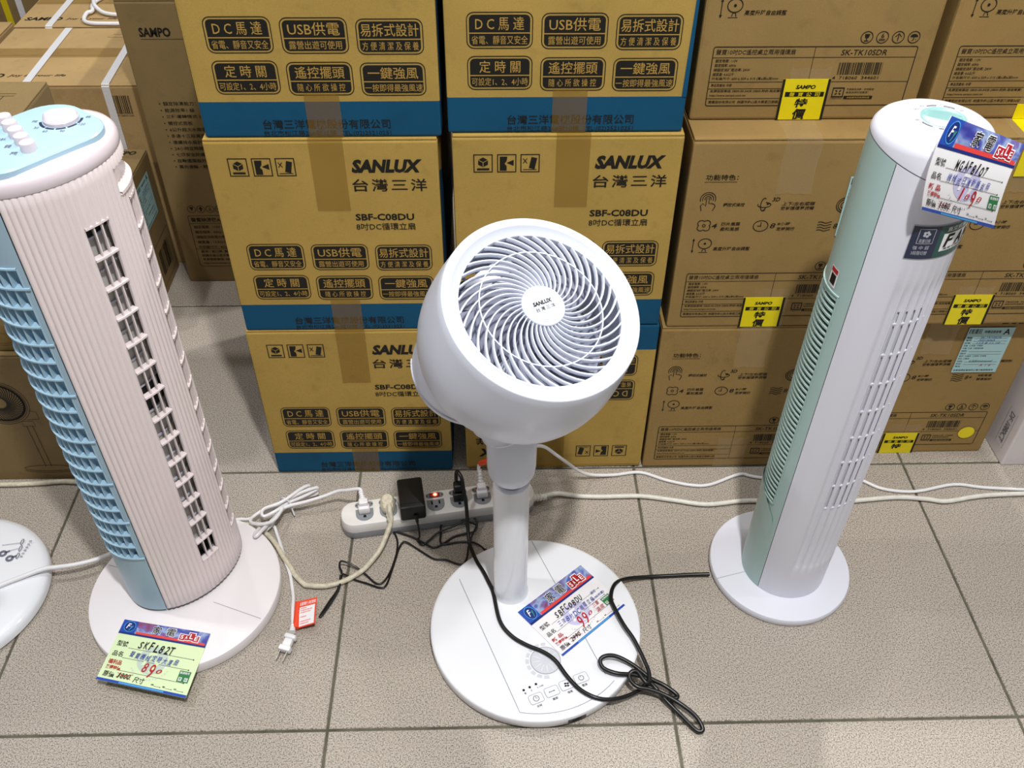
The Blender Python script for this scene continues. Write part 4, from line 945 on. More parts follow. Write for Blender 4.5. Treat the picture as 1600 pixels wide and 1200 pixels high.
# cap with blue control plate
mb = MB(); n = 72; cap = [(-.002, .7572), (.0006, .7576), (.0014, .7605), (.0014, .7645), (.0000, .7700), (-.0035, .7742), (-.010, .7765), (-.018, .7770)]
vs = [ep(360*i/n, z, o) for o, z in cap for i in range(n)]; vs.append(V3((0, 0, .7772)))
fs = [(L*n+i, L*n+(i+1) % n, (L+1)*n+(i+1) % n, (L+1)*n+i) for L in range(len(cap)-1) for i in range(n)]+[((len(cap)-1)*n+i, (len(cap)-1)*n+(i+1) % n, len(vs)-1) for i in range(n)]
mb.add(vs, fs, 'white_cap', True); lcap = mb.build('top_cap', root)
def plate_pts(gr):
    hw, hl = .0570-gr, .077-gr; pts = []
    for sx, sy, a0 in ((1, 1, 0), (-1, 1, 90), (-1, -1, 180), (1, -1, 270)):
        cr = .038; cx, cy = sx*(hl-cr), sy*(hw-cr)
        for i in range(9):
            a = radians(a0+90*i/8); pts.append(E1*(cx+cr*cos(a))+E2*(cy+cr*sin(a)))
    return pts
mb = MB(); lv = [(0, .7755), (.0004, .7815), (.0018, .7830), (.004, .7833)]; P = [[q+V3((0, 0, z)) for q in plate_pts(g_)] for g_, z in lv]; n = len(P[0])
mb.add([q for r_ in P for q in r_], [(L*n+i, L*n+(i+1) % n, (L+1)*n+(i+1) % n, (L+1)*n+i) for L in range(3) for i in range(n)]+[tuple(3*n+i for i in range(n))], 'blue_pale', True); plate = mb.build('control_plate', root, sharp=30)
ZP = .7834
for k in range(5):
    c = V3((-.0320+.0119*k, .0320-.0154*k, ZP)); mb = MB(); mb.lathe([(.0082, -.001), (.0080, .0075), (.0074, .0092), (.0001, .0098)], 'white_cap', 24, Matrix.Translation(c)); mb.build('push_button', root)
kc = V3((.0265, .0385, ZP)); MK = Matrix.Translation(kc); KR = .0190
mb = MB(); mb.lathe([(KR, 0), (KR, .0035), (KR-.0015, .0052), (.0001, .0054)], 'white_cap', 48, MK)
kd = V3((cos(radians(22)), sin(radians(22)), 0)); kp = V3((-kd.y, kd.x, 0)); vs = []; n2 = 18
for i in range(n2+1):
    t = -1+2*i/n2; q_ = sqrt(max(0, 1-t*t)); c = kc+kd*t*(KR-.0006); d = q_*(KR-.0010); hh = .0054+.0085*q_**.7
    vs += [c-kp*(d+.0002)+V3((0, 0, .0044)), c-kp*(.0030*q_)+V3((0, 0, hh-.0008*q_)), c+V3((0, 0, hh)), c+kp*(.0035*q_)+V3((0, 0, .0054))]
mb.add(vs, [(i*4+q, i*4+q+1, i*4+q+5, i*4+q+4) for i in range(n2) for q in range(3)], 'white_cap', True); mb.build('timer_knob', root)
FP = Frame((0, 0, ZP), (1, 0, 0), (0, 1, 0)); mb = MB()
seg = [(195, 236), (241, 268), (273, 300), (305, 335), (340, 372)]
for a0, a1 in seg: mb.ring(FP, kc.x, kc.y, .0218, .0030, 'label_dark', .0002, 10, a0, a1)
for a, s in ((188, '關'), (222, '30'), (252, '60'), (290, '90'), (338, '120'), (374, '連續')):
    x, y = kc.x+.0282*cos(radians(a)), kc.y+.0282*sin(radians(a)); w = .0026 if len(s) < 3 else .0034; mb.txt(FP, s, x-w, y-.0024, x+w, y+.0024, 'print_grey', .006, 0, .0002)
for k, s in enumerate('擺強中弱關'):
    c = V3((-.0320-.0135+.0119*k, .0320-.0080-.0154*k, 0)); mb.txt(FP, s, c.x-.0034, c.y-.0032, c.x+.0034, c.y+.0032, 'print_grey', .008, 0, .0002)
mb.build('control_marks', plate)

# ---------------------------------------------------------------- foot of a further fan at the left edge
root = thing('standing_fan', 'glossy white round foot of a further fan, cut by the left edge', 'fan', (-.627, -.262, 0))
R = .150; mb = MB(); mb.lathe([(R-.005, 0), (R, .004), (R, .013), (R-.003, .019), (R-.012, .0235), (R-.03, .0265), (.06, .029), (.035, .031), (0.0001, .031)], 'white_gloss', 96, cap0=True); fb = mb.build('base', root)
mb = MB(); mb.lathe([(.030, .030), (.022, .036), (.020, .05), (.020, .44)], 'white_gloss', 32, Matrix.Translation((-.03, 0, 0)), cap1=True); mb.build('pole', root)
F = Frame((.627, .262, .0292), (1, 0, 0), (0, 1, 0)); mb = MB()
for (x, y, ang) in ((-.548, -.2085, 60), (-.5625, -.1985, 60)):
    mb.ring(F, x, y, .0045, .0038, 'print_grey', .0002, 16); mb.line(F, [(x+.004, y+.002), (x+.0095, y+.0055)], .003, 'print_grey', .0002)
mb.line(F, [(-.553, -.193), (-.541, -.1885)], .0007, 'print_grey', .0002); mb.line(F, [(-.570, -.1815), (-.541, -.1770)], .0007, 'print_grey', .0002)
for x, y in ((-.5365, -.2035), (-.5375, -.1885), (-.5395, -.1750)): mb.ring(F, x, y, .0020, .0012, 'print_grey', .0002, 14, rv=.0058)
for k, ch in enumerate('高低隨意調整'): mb.txt(F, ch, -.5325+.0008*k, -.2070+.0062*k, -.5280+.0008*k, -.2030+.0062*k, 'print_grey', .006, 0, .0002, 1., -90)
mb.build('printed_sticker', fb)
# ---------------------------------------------------------------- power strip
sd = V3((.247-.026, -.116+.151, 0)).normalized(); sn = V3((-sd.y, sd.x, 0))
SO = V3((-.0185, -.1335, 0))
ang = atan2(sd.y, sd.x)
root = thing('power_strip', 'white six-outlet power strip with a grey underside, on the floor behind the centre fan', 'power strip', SO, ang)
SL, SWD, SHT = .335, .056, .036
def stadium(gr, r=.024):
    o = []
    for cx, cy, a0 in ((SL-r, SWD/2-r, 0), (r, SWD/2-r, 90), (r, -SWD/2+r, 180), (SL-r, -SWD/2+r, 270)):
        for i in range(7):
            a = radians(a0+15*i); o.append((cx+(r-gr)*cos(a), cy+(r-gr)*sin(a)))
    return o
def stack(mb, lv, m):
    P = [[(x, y, z) for x, y in stadium(g_)] for g_, z in lv]; n = len(P[0])
    mb.add([q for r_ in P for q in r_], [(L*n+i, L*n+(i+1) % n, (L+1)*n+(i+1) % n, (L+1)*n+i) for L in range(len(lv)-1) for i in range(n)]+[tuple(range(n-1, -1, -1)), tuple((len(lv)-1)*n+i for i in range(n))], m, True)
mb = MB(); stack(mb, [(.002, 0), (.0006, .002), (.0002, .0165)], 'strip_grey'); mb.build('lower_shell', root)
mb = MB(); stack(mb, [(.0002, .0167), (0, .0175), (.0004, .030), (.002, .0345), (.006, SHT)], 'strip_white'); sb = mb.build('upper_shell', root, sharp=35)
OUT = [.041+.0405*k for k in range(6)]
FS = Frame((0, 0, SHT), (1, 0, 0), (0, 1, 0))
for k, x in enumerate(OUT):
    mb = MB(); mb.poly(FS, [(x-.0150, .006), (x+.0150, .006)]+[(x+.0150*cos(radians(a)), -.006+.0140*sin(radians(a))) for a in range(0, -181, -18)], 'outlet_grey', .0004)
    for d in (-1, 1): mb.rect(FS, x+d*.0065-.0013, -.005, x+d*.0065+.0013, .003, 'dark_hole', .0008)
    mb.poly(FS, [(x-.0025, -.0128), (x+.0025, -.0128), (x+.0025, -.010)]+[(x+.0025*cos(radians(a)), -.010+.0028*sin(radians(a))) for a in (30, 60, 90, 120, 150)]+[(x-.0025, -.010)], 'dark_hole', .0008)
    so = mb.build('outlet', root)
    mb = MB(); mb.rrect(FS, x-.0155, .0098, x+.0155, .0212, .0054, 'outlet_grey', .0004); mb.circ(FS, x-.0130, .0155, .0012, 'dark_hole', .0008, 8); mb.circ(FS, x+.0130, .0155, .0012, 'dark_hole', .0008, 8)
    sw = mb.build('switch_plate', root)
    mb = MB(); mb.rbox((x-.0088, .0115, SHT+.0002), (x+.0088, .0195, SHT+.0030), 'switch_red', .0015); mb.build('rocker', sw)
    if k == 3:
        mb = MB(); mb.circ(FS, x+.001, .0145, .0022, 'lamp_core', .0036, 12); mb.ring(FS, x+.001, .0145, .0034, .0016, 'switch_lit', .0035, 14); mb.build('pilot_lamp', sw)
mb = MB(); mb.loop(FS, [(.283, .006, 0), (.298, .006, 0), (.298, .020, 0), (.283, .020, 0)], .0008, 'strip_grey'); mb.build('rating_frame', root)
def W(x, y, z): return tuple(SO+sd*x+sn*y+V3((0, 0, z)))
MS = Matrix.Translation(SO) @ Matrix.Rotation(ang, 4, 'Z')
def cord(name, label, pts, r, m, group=None, seg=10, sub=5, root=None):
    if root is None: root = thing(name, label, 'cord', pts[0], 0, group)
    L = V3(root.location); mb = MB(); mb.tube([V3(p)-L for p in pts], r, m, seg, sub); mb.build('cable', root); return root
def strain(mb, a, b, r0, r1, m, n=5):
    """ribbed strain relief"""
    a = V3(a); b = V3(b); pts = []; rr = []
    for i in range(n*4+1):
        t = i/(n*4); pts.append(a.lerp(b, t)); rr.append((r0+(r1-r0)*t)*(1.0 if (i % 4) < 2 else .78))
    mb.tube(pts, r0, m, 12, 1, True, rr)

def white_plug(root, x, m, tip):
    L = V3(root.location); MM = Matrix.Translation(-L) @ MS
    mb = MB()
    mb.rbox((x-.0095, -.0070, SHT+.0009), (x+.0095, .0060, SHT+.0155), m, .0025, 3, MM)
    mb.rbox((x-.0080, -.0010, SHT+.0130), (x+.0080, .0120, SHT+.0230), m, .003, 3, MM)
    mb.build('plug', root)
    mb = MB(); strain(mb, V3(W(x, .010, SHT+.018))-L, V3(tip)-L, .0058, .0042, m); mb.build('strain_relief', root)

C_white_plugged = [(-0.1527,-0.1444,0.0060),(-0.1383,-0.1345,0.0140),(-0.1276,-0.1117,0.0220),(-0.1118,-0.1036,0.0260),(-0.0855,-0.0989,0.0300),(-0.0526,-0.0916,0.0360),(-0.0272,-0.0879,0.0450),(-0.0088,-0.0948,0.0550),(0.0043,-0.1034,0.0620),(0.0135,-0.1143,0.0620),(0.0168,-0.1169,0.0600)]
C_white_coil = [(-0.2090,-0.1215,0.0120),(-0.1914,-0.1213,0.0140),(-0.1769,-0.1224,0.0160),(-0.1631,-0.1153,0.0220),(-0.1476,-0.1062,0.0260),(-0.1221,-0.0971,0.0300),(-0.0951,-0.0780,0.0300),(-0.0737,-0.0656,0.0280),(-0.0677,-0.0628,0.0260),(-0.0713,-0.0648,0.0220),(-0.0927,-0.0799,0.0220),(-0.1160,-0.0982,0.0260),(-0.1324,-0.1167,0.0280),(-0.1493,-0.1253,0.0260),(-0.1540,-0.1222,0.0300),(-0.1497,-0.1150,0.0340),(-0.1293,-0.1075,0.0360),(-0.1147,-0.0959,0.0360),(-0.0953,-0.0727,0.0340),(-0.0849,-0.0615,0.0300),(-0.0831,-0.0603,0.0260),(-0.1004,-0.0732,0.0220),(-0.1169,-0.0943,0.0240),(-0.1290,-0.1352,0.0300),(-0.1468,-0.1453,0.0300),(-0.1679,-0.1395,0.0260),(-0.1723,-0.1278,0.0220),(-0.1628,-0.1120,0.0180),(-0.1368,-0.0996,0.0180),(-0.1162,-0.0853,0.0160),(-0.0884,-0.0709,0.0140),(-0.0714,-0.0617,0.0120),(-0.0723,-0.0633,0.0100),(-0.0922,-0.0718,0.0100),(-0.1220,-0.0949,0.0120),(-0.1391,-0.1277,0.0160),(-0.1475,-0.1596,0.0300),(-0.1549,-0.1717,0.0300),(-0.1592,-0.1654,0.0260),(-0.1556,-0.1437,0.0180),(-0.1426,-0.1307,0.0120),(-0.1351,-0.1323,0.0060),(-0.1279,-0.1479,0.0045),(-0.1175,-0.1726,0.0045),(-0.1053,-0.2046,0.0045),(-0.0945,-0.2281,0.0045),(-0.0868,-0.2534,0.0045),(-0.0804,-0.2792,0.0060),(-0.0778,-0.3016,0.0080),(-0.0731,-0.3316,0.0090)]
C_ivory = [(0.0650,-0.1456,0.0620),(0.0676,-0.1599,0.0560),(0.0652,-0.1722,0.0400),(0.0550,-0.1890,0.0220),(0.0409,-0.2087,0.0120),(0.0251,-0.2280,0.0080),(-0.0024,-0.2468,0.0060),(-0.0327,-0.2564,0.0060),(-0.0619,-0.2543,0.0060),(-0.0674,-0.2518,0.0060),(-0.0827,-0.2357,0.0060),(-0.0963,-0.2147,0.0060),(-0.1097,-0.1965,0.0060),(-0.1242,-0.1729,0.0060),(-0.1410,-0.1522,0.0060),(-0.1598,-0.1381,0.0060),(-0.1810,-0.1265,0.0060),(-0.2038,-0.1215,0.0060),(-0.2242,-0.1158,0.0060),(-0.2500,-0.0975,0.0060),(-0.3370,-0.0593,0.0060),(-0.4102,-0.0385,0.0060),(-0.4689,-0.0313,0.0060),(-0.4875,-0.0264,0.0060),(-0.5290,-0.0210,0.0060),(-0.5731,-0.0248,0.0060),(-0.6177,-0.0270,0.0060),(-0.6747,-0.0259,0.0060)]
C_white_left = [(-0.5718,-0.2875,0.0320),(-0.5411,-0.2641,0.0320),(-0.5162,-0.2499,0.0320),(-0.4836,-0.2331,0.0320),(-0.4618,-0.2305,0.0330),(-0.4357,-0.2244,0.0310),(-0.4084,-0.2110,0.0260),(-0.3829,-0.1885,0.0180),(-0.3444,-0.1549,0.0100),(-0.2746,-0.1315,0.0100),(-0.2331,-0.1199,0.0120),(-0.2089,-0.1203,0.0120)]
C_thin_black = [(0.1064,-0.1441,0.0300),(0.1084,-0.1522,0.0140),(0.1116,-0.1635,0.0040),(0.1202,-0.1739,0.0030),(0.1312,-0.1654,0.0040),(0.1472,-0.1497,0.0060),(0.1674,-0.1412,0.0070),(0.1905,-0.1310,0.0120),(0.2045,-0.1240,0.0120),(0.2128,-0.1314,0.0100),(0.2105,-0.1477,0.0060),(0.1905,-0.1522,0.0040),(0.1728,-0.1575,0.0030),(0.1579,-0.1699,0.0030),(0.1405,-0.1797,0.0030),(0.1225,-0.1692,0.0030),(0.1016,-0.1569,0.0040),(0.0782,-0.1476,0.0050),(0.0700,-0.1450,0.0060),(0.0740,-0.1532,0.0040),(0.0781,-0.1668,0.0030),(0.0779,-0.1903,0.0030),(0.0725,-0.2193,0.0030),(0.0648,-0.2415,0.0030),(0.0559,-0.2516,0.0030),(0.0459,-0.2485,0.0030),(0.0314,-0.2342,0.0040),(0.0147,-0.2219,0.0080),(0.0001,-0.2170,0.0140),(-0.0104,-0.2168,0.0180),(-0.0120,-0.2243,0.0140),(-0.0083,-0.2334,0.0060),(-0.0119,-0.2612,0.0040),(-0.0224,-0.2838,0.0040),(-0.0325,-0.3073,0.0040),(-0.0342,-0.3128,0.0040),(-0.0310,-0.3101,0.0040),(-0.0187,-0.2853,0.0040),(-0.0094,-0.2597,0.0060),(-0.0096,-0.2400,0.0090),(-0.0055,-0.2363,0.0100),(0.0140,-0.2436,0.0040),(0.0340,-0.2506,0.0030),(0.0565,-0.2595,0.0030),(0.0658,-0.2541,0.0030),(0.0718,-0.2298,0.0030),(0.0769,-0.2042,0.0030),(0.0810,-0.1834,0.0040),(0.0874,-0.1703,0.0060),(0.0937,-0.1698,0.0060),(0.1025,-0.1742,0.0030),(0.1209,-0.1887,0.0030),(0.1414,-0.2033,0.0030),(0.1614,-0.2058,0.0030),(0.1790,-0.2138,0.0030),(0.1902,-0.2146,0.0030),(0.1962,-0.2019,0.0030),(0.1989,-0.1770,0.0030),(0.2047,-0.1573,0.0060),(0.2115,-0.1412,0.0100),(0.2059,-0.1368,0.0120),(0.1930,-0.1310,0.0120),(0.1696,-0.1224,0.0080),(0.1518,-0.1336,0.0060),(0.1510,-0.1514,0.0040),(0.1507,-0.1682,0.0030),(0.1580,-0.1731,0.0030),(0.1781,-0.1694,0.0030),(0.2009,-0.1696,0.0040),(0.2162,-0.1781,0.0060),(0.2263,-0.1917,0.0100)]
C_black = [(0.1792,-0.1029,0.0750),(0.1793,-0.0974,0.0820),(0.1831,-0.0934,0.0820),(0.1881,-0.0990,0.0780),(0.1918,-0.1120,0.0660),(0.1953,-0.1282,0.0500),(0.1969,-0.1459,0.0360),(0.1983,-0.1651,0.0240),(0.2014,-0.1872,0.0180),(0.2116,-0.2211,0.0220),(0.2239,-0.2481,0.0260),(0.2323,-0.2686,0.0260),(0.2395,-0.2890,0.0260),(0.2490,-0.3400,0.0260),(0.2655,-0.3664,0.0260),(0.2873,-0.3828,0.0260),(0.3145,-0.3966,0.0260),(0.3316,-0.4118,0.0260),(0.3452,-0.4348,0.0260),(0.3625,-0.4573,0.0260),(0.3827,-0.4708,0.0260),(0.4041,-0.4734,0.0220),(0.4298,-0.4651,0.0140),(0.4532,-0.4531,0.0100),(0.4655,-0.4497,0.0140),(0.4822,-0.4578,0.0120),(0.4976,-0.4658,0.0100),(0.5071,-0.4654,0.0100),(0.5048,-0.4603,0.0130),(0.4886,-0.4483,0.0160),(0.4703,-0.4398,0.0200),(0.4470,-0.4229,0.0280),(0.4232,-0.4114,0.0340),(0.4066,-0.4107,0.0360),(0.3969,-0.4164,0.0340),(0.4012,-0.4283,0.0310),(0.4208,-0.4366,0.0300),(0.4455,-0.4368,0.0260),(0.4643,-0.4424,0.0220),(0.4769,-0.4540,0.0160),(0.4909,-0.4725,0.0120),(0.5074,-0.4908,0.0080),(0.5253,-0.5126,0.0060),(0.5332,-0.5161,0.0060),(0.5364,-0.5124,0.0080),(0.5297,-0.4976,0.0120),(0.5135,-0.4813,0.0140),(0.4910,-0.4672,0.0180),(0.4675,-0.4587,0.0220),(0.4489,-0.4550,0.0240),(0.4387,-0.4442,0.0260),(0.4401,-0.4349,0.0280),(0.4497,-0.4333,0.0300),(0.4578,-0.4457,0.0280),(0.4641,-0.4506,0.0260),(0.4680,-0.4358,0.0270),(0.4632,-0.4141,0.0280),(0.4520,-0.3807,0.0300),(0.4394,-0.3553,0.0310),(0.4284,-0.3243,0.0310),(0.4246,-0.3045,0.0310),(0.4339,-0.2771,0.0270),(0.4567,-0.2567,0.0130),(0.4977,-0.2478,0.0050),(0.5404,-0.2460,0.0050),(0.5677,-0.2455,0.0060),(0.5945,-0.2467,0.0080)]
C_white_right = [(0.2303,-0.0945,0.1000),(0.2466,-0.0981,0.1350),(0.2732,-0.0909,0.1500),(0.3058,-0.0775,0.1400),(0.3283,-0.0650,0.1250),(0.3490,-0.0597,0.1000),(0.3698,-0.0501,0.0700),(0.3949,-0.0398,0.0350),(0.4199,-0.0304,0.0140),(0.4619,-0.0231,0.0050),(0.5095,-0.0168,0.0040),(0.5536,-0.0363,0.0040),(0.5979,-0.0494,0.0040),(0.6328,-0.0486,0.0040),(0.6899,-0.0248,0.0040),(0.7178,-0.0316,0.0040),(0.7966,-0.0439,0.0040),(0.8707,-0.0298,0.0040),(0.9079,-0.0429,0.0040),(0.9418,-0.0650,0.0040),(0.9974,-0.0721,0.0040),(1.0727,-0.0568,0.0040),(1.1277,-0.0654,0.0040),(1.2400,-0.0751,0.0040)]
C_strip_cord = [(0.2994,-0.0712,0.0180),(0.3255,-0.0700,0.0160),(0.3541,-0.0698,0.0100),(0.3939,-0.0730,0.0060),(0.4336,-0.0753,0.0060),(0.5020,-0.0751,0.0060),(0.5575,-0.0850,0.0060),(0.6181,-0.0965,0.0060),(0.6934,-0.0891,0.0060),(0.7828,-0.0967,0.0060),(0.8691,-0.0939,0.0060),(0.9572,-0.0866,0.0060),(1.0127,-0.0921,0.0060),(1.0453,-0.0972,0.0060),(1.1190,-0.0852,0.0060),(1.2363,-0.0813,0.0060)]
# white cord plugged into the first outlet
C_white_plugged = C_white_plugged[:-3]+[W(OUT[0]-.004, .026, SHT+.030), W(OUT[0]-.001, .020, SHT+.024)]
r = cord('mains_lead', 'white cord plugged into the first outlet at the rounded end of the strip', C_white_plugged, .0031, 'cord_white')
white_plug(r, OUT[0], 'cord_white', W(OUT[0]-.003, .024, SHT+.028))
# coiled white cord with loose plug
r = cord('coiled_cord', 'white cord coiled and tied by the ribbed fan, its loose plug lying on the floor', C_white_coil, .0030, 'cord_white', seg=9, sub=4)
L = V3(r.location); tie = V3((-.1182, -.0947, .0235)); td = V3((.543, .840, 0)); tp = V3((-td.y, td.x, 0))
mb = MB(); mb.tube([tie-L+tp*.0125*cos(a)+V3((0, 0, .0125*sin(a))) for a in [2*pi*k/16 for k in range(17)]], .0013, 'strap_white', 6, 1); mb.tube([tie-L+tp*-.012+V3((0, 0, -.006)), tie-L+tp*-.02-td*.004+V3((0, 0, -.016))], .0014, 'strap_white', 6, 1); mb.build('twist_tie', r)
pa, pb, pc = V3((-.0703, -.333, .0100))-L, V3((-.0740, -.3590, .0115))-L, V3((-.0815, -.3830, .0085))-L
mb = MB(); strain(mb, V3(C_white_coil[-1])-L, pa.lerp(pb, .45), .0040, .0052, 'cord_white', 3)
dd = (pc-pb).normalized(); ww = dd.cross(V3((0, 0, 1))).normalized(); MP = Matrix.Identity(4)
for i in range(3): MP[i][0] = ww[i]; MP[i][1] = dd[i]; MP[i][2] = ww.cross(dd)[i]
MP.translation = pb
mb.rbox((-.0095, -.0090, -.0065), (.0095, -.0010, .0065), 'cord_white', .003, 3, MP); mb.rbox((-.0070, -.0015, -.0055), (.0070, .0110, .0055), 'cord_white', .0025, 3, MP); mb.rbox((-.0098, .0100, -.0068), (.0098, .0195, .0068), 'cord_white', .003, 3, MP); mb.build('plug', r)
for s in (-1, 1):
    mb = MB(); mb.box((s*.0056-.0006, .019, -.003), (s*.0056+.0006, .035, .003), 'metal_pin', MP); mb.build('prong', r)
class Quad:
    """card surface: corners TL TR BR BL, optional bend line (left, right) under the header; hf = header share of the height"""
    def __init__(s, TL, TR, BR, BL, bulge=0., bend=None, hf=None):
        s.c = [V3(q) for q in (TL, TR, BR, BL)]; s.N = (s.c[1]-s.c[0]).cross(s.c[0]-s.c[3]).normalized(); s.b = bulge; s.bend = bend; s.hf = hf
    def p(s, u, v, h=0.):
        if s.hf: v = v*(1-s.hf)/.785 if v < .785 else 1-s.hf+(v-.785)*s.hf/.215
        a = s.c[0].lerp(s.c[1], u); b = s.c[3].lerp(s.c[2], u); q = b.lerp(a, v)
        if s.bend:
            m = s.bend[0].lerp(s.bend[1], u); vb = 1-s.hf; ctl = m*2-(a*vb*vb+b*(1-vb)**2+(a+b)*vb*(1-vb))/1.0
            # quadratic through b (v=0), m (v=vb), a (v=1)
            k0 = (v-vb)*(v-1)/vb; k1 = v*(1-v)/(vb*(1-vb)); k2 = v*(v-vb)/(1-vb)
            q = b*k0+m*k1+a*k2
        return q+s.N*(h+s.b*sin(pi*min(1, max(0, v))))
def slab(mb, Q, m, t=.0006, nu=10, nv=10, u0=0, v0=0, u1=1, v1=1):
    mb.grid(Q, u0, v0, u1, v1, m, 0, nu, nv); mb.grid(Q, u0, v0, u1, v1, m, -t, nu, nv)
    for e in (0, 1):
        vs = [Q.p(u0 if e == 0 else u1, v0+(v1-v0)*i/nv, h) for i in range(nv+1) for h in (0, -t)]; mb.add(vs, [(2*i, 2*i+1, 2*i+3, 2*i+2) for i in range(nv)], m)
        vs = [Q.p(u0+(u1-u0)*i/nu, v0 if e == 0 else v1, h) for i in range(nu+1) for h in (0, -t)]; mb.add(vs, [(2*i, 2*i+1, 2*i+3, 2*i+2) for i in range(nu)], m)
Q = Quad(V3((-.0690, -.2915, .0150))-L, V3((-.0395, -.2870, .0200))-L, V3((-.0375, -.3330, .0165))-L, V3((-.0670, -.3370, .0080))-L, .0015)
mb = MB(); slab(mb, Q, 'tag_orange'); mb.grid(Q, .06, .04, .93, .74, 'paper_white', .0003, 6, 6); mb.txt(Q, '電源線使用須知', .04, .79, .95, .93, 'paper_white', .01, 0, .0004)
for k, w in enumerate((.5, .85, .78, 0, .52, 0, .8, .7)):
    if w: mb.txt(Q, '使用電器前請詳閱說明'[:max(3, int(10*w))], .10, .66-.08*k, .10+.8*w, .705-.08*k, 'tag_orange', .01, 0, .0005)
mb.build('warning_tag', r)
mb = MB(); w0 = Q.p(-.03, .98, -.002); w1 = Q.p(-.03, .02, .0); mb.tube([w0, w0.lerp(w1, .5), w1], .0052, 'tag_orange', 10, 2); mb.build('tag_wrap', r)

# ivory extension lead
C_ivory = [W(OUT[1]+.002, -.010, SHT+.020), W(OUT[1]+.002, -.022, SHT+.018), W(OUT[1]+.001, -.035, SHT+.004)]+C_ivory[3:]
r = cord('extension_lead', 'dirty ivory lead curving over the floor from the big ivory plug, behind the ribbed fan', C_ivory, .0043, 'cord_ivory', seg=12); L = V3(r.location); MM = Matrix.Translation(-L) @ MS
mb = MB(); x = OUT[1]
prof = [(.0130, .0008), (.0132, .010), (.0120, .016), (.0090, .0205), (.0001, .0215)]
mb.lathe(prof, 'cord_ivory', 28, MM @ Matrix.Translation((x, .004, SHT)), 1.0, 1.25); mb.rbox((x-.0095, -.014, SHT+.001), (x+.0095, .004, SHT+.019), 'cord_ivory', .004, 3, MM); mb.build('plug', r)
mb = MB(); strain(mb, V3(W(x, -.008, SHT+.014))-L, V3(C_ivory[2])-L, .0075, .0052, 'cord_ivory', 4); mb.build('strain_relief', r)

# black power adapter with its thin tangled cord
r = thing('power_adapter', 'black power adapter brick on the strip, its thin black cord tangled on the floor', 'adapter', W(OUT[2], 0, SHT), 0); L = V3(r.location); MM = Matrix.Translation(-L) @ MS
x = OUT[2]; mb = MB(); mb.rbox((x-.0215, -.034, SHT+.0008), (x+.0215, .034, SHT+.034), 'black_plastic', .004, 4, MM); mb.build('housing', r)
mb = MB(); mb.box((x-.0210, -.0245, SHT+.0335), (x+.0210, -.0238, SHT+.0341), 'dark_hole', MM); mb.build('housing_seam', r)
C_thin_black = [W(x+.004, -.034, SHT+.014), W(x+.005, -.043, SHT+.004), W(x+.006, -.050, .012)]+C_thin_black[2:]
mb = MB(); mb.tube([V3(q)-L for q in C_thin_black], .0017, 'cord_black', 8, 4); mb.build('cable', r)
mb = MB(); strain(mb, V3(C_thin_black[0])-L, V3(C_thin_black[1])-L, .0042, .0026, 'cord_black', 4); mb.build('strain_relief', r)
e = V3(C_thin_black[-1]); e0 = V3(C_thin_black[-2]); dv = (e-e0).normalized(); mb = MB(); mb.tube([e-L-dv*.002, e-L+dv*.004, e-L+dv*.011], .0036, 'cord_black', 10, 1, True, [.0022, .0036, .0036]); mb.build('barrel_jack', r)

# thick black cord of the right tower fan
C_black = [W(OUT[4]-.002, .012, SHT+.034), W(OUT[4], .020, SHT+.046), W(OUT[4]+.003, .016, SHT+.050), W(OUT[4]+.007, .004, SHT+.046)]+C_black[4:]
r = cord('black_cord', 'black power cord running over the centre foot to the tower fan, with a knotted loop', C_black, .0032, 'cord_black', seg=10); L = V3(r.location); MM = Matrix.Translation(-L) @ MS
x = OUT[4]; mb = MB(); mb.rbox((x-.0100, -.0065, SHT+.0009), (x+.0100, .0075, SHT+.018), 'cord_black', .002, 3, MM); mb.rbox((x-.0080, -.002, SHT+.015), (x+.0080, .013, SHT+.034), 'cord_black', .003, 3, MM); mb.build('plug', r)
kn = V3(C_black[38]); mb = MB()
mb.tube([V3((.4637, -.4500, .0190))-L+V3((.008*cos(a), .003*cos(a), .010*sin(a))) for a in [2*pi*k/14 for k in range(15)]], .0012, 'cord_black', 6, 1); mb.build('twist_tie', r)

# white cord to the last outlet, with its orange tag, going off to the right
C_white_right = [W(OUT[5], .020, SHT+.030), W(OUT[5]+.002, .034, SHT+.045)]+C_white_right[1:]
r = cord('mains_lead', 'thin white cord from the last outlet, wavy across the floor along the brown cartons', C_white_right, .0030, 'cord_white'); white_plug(r, OUT[5], 'cord_white', W(OUT[5]+.001, .028, SHT+.038)); L = V3(r.location)
a, b = V3(C_white_right[1])-L, V3(C_white_right[2])-L
mb = MB(); mb.tube([a.lerp(b, t) for t in (.05, .5, .95)], .0048, 'tag_orange', 10, 1); mb.build('tag_wrap', r)
d_ = (b-a); Q = Quad(a+d_*.95+V3((.003, -.004, 0)), a+d_*.95+V3((.030, .004, 0)), a+d_*.05+V3((.030, .004, 0)), a+d_*.05+V3((.003, -.004, 0)))
mb = MB(); slab(mb, Q, 'tag_orange'); mb.txt(Q, '警告', .1, .2, .6, .8, 'paper_white', .01, 0, .0004); mb.build('warning_tag', r)
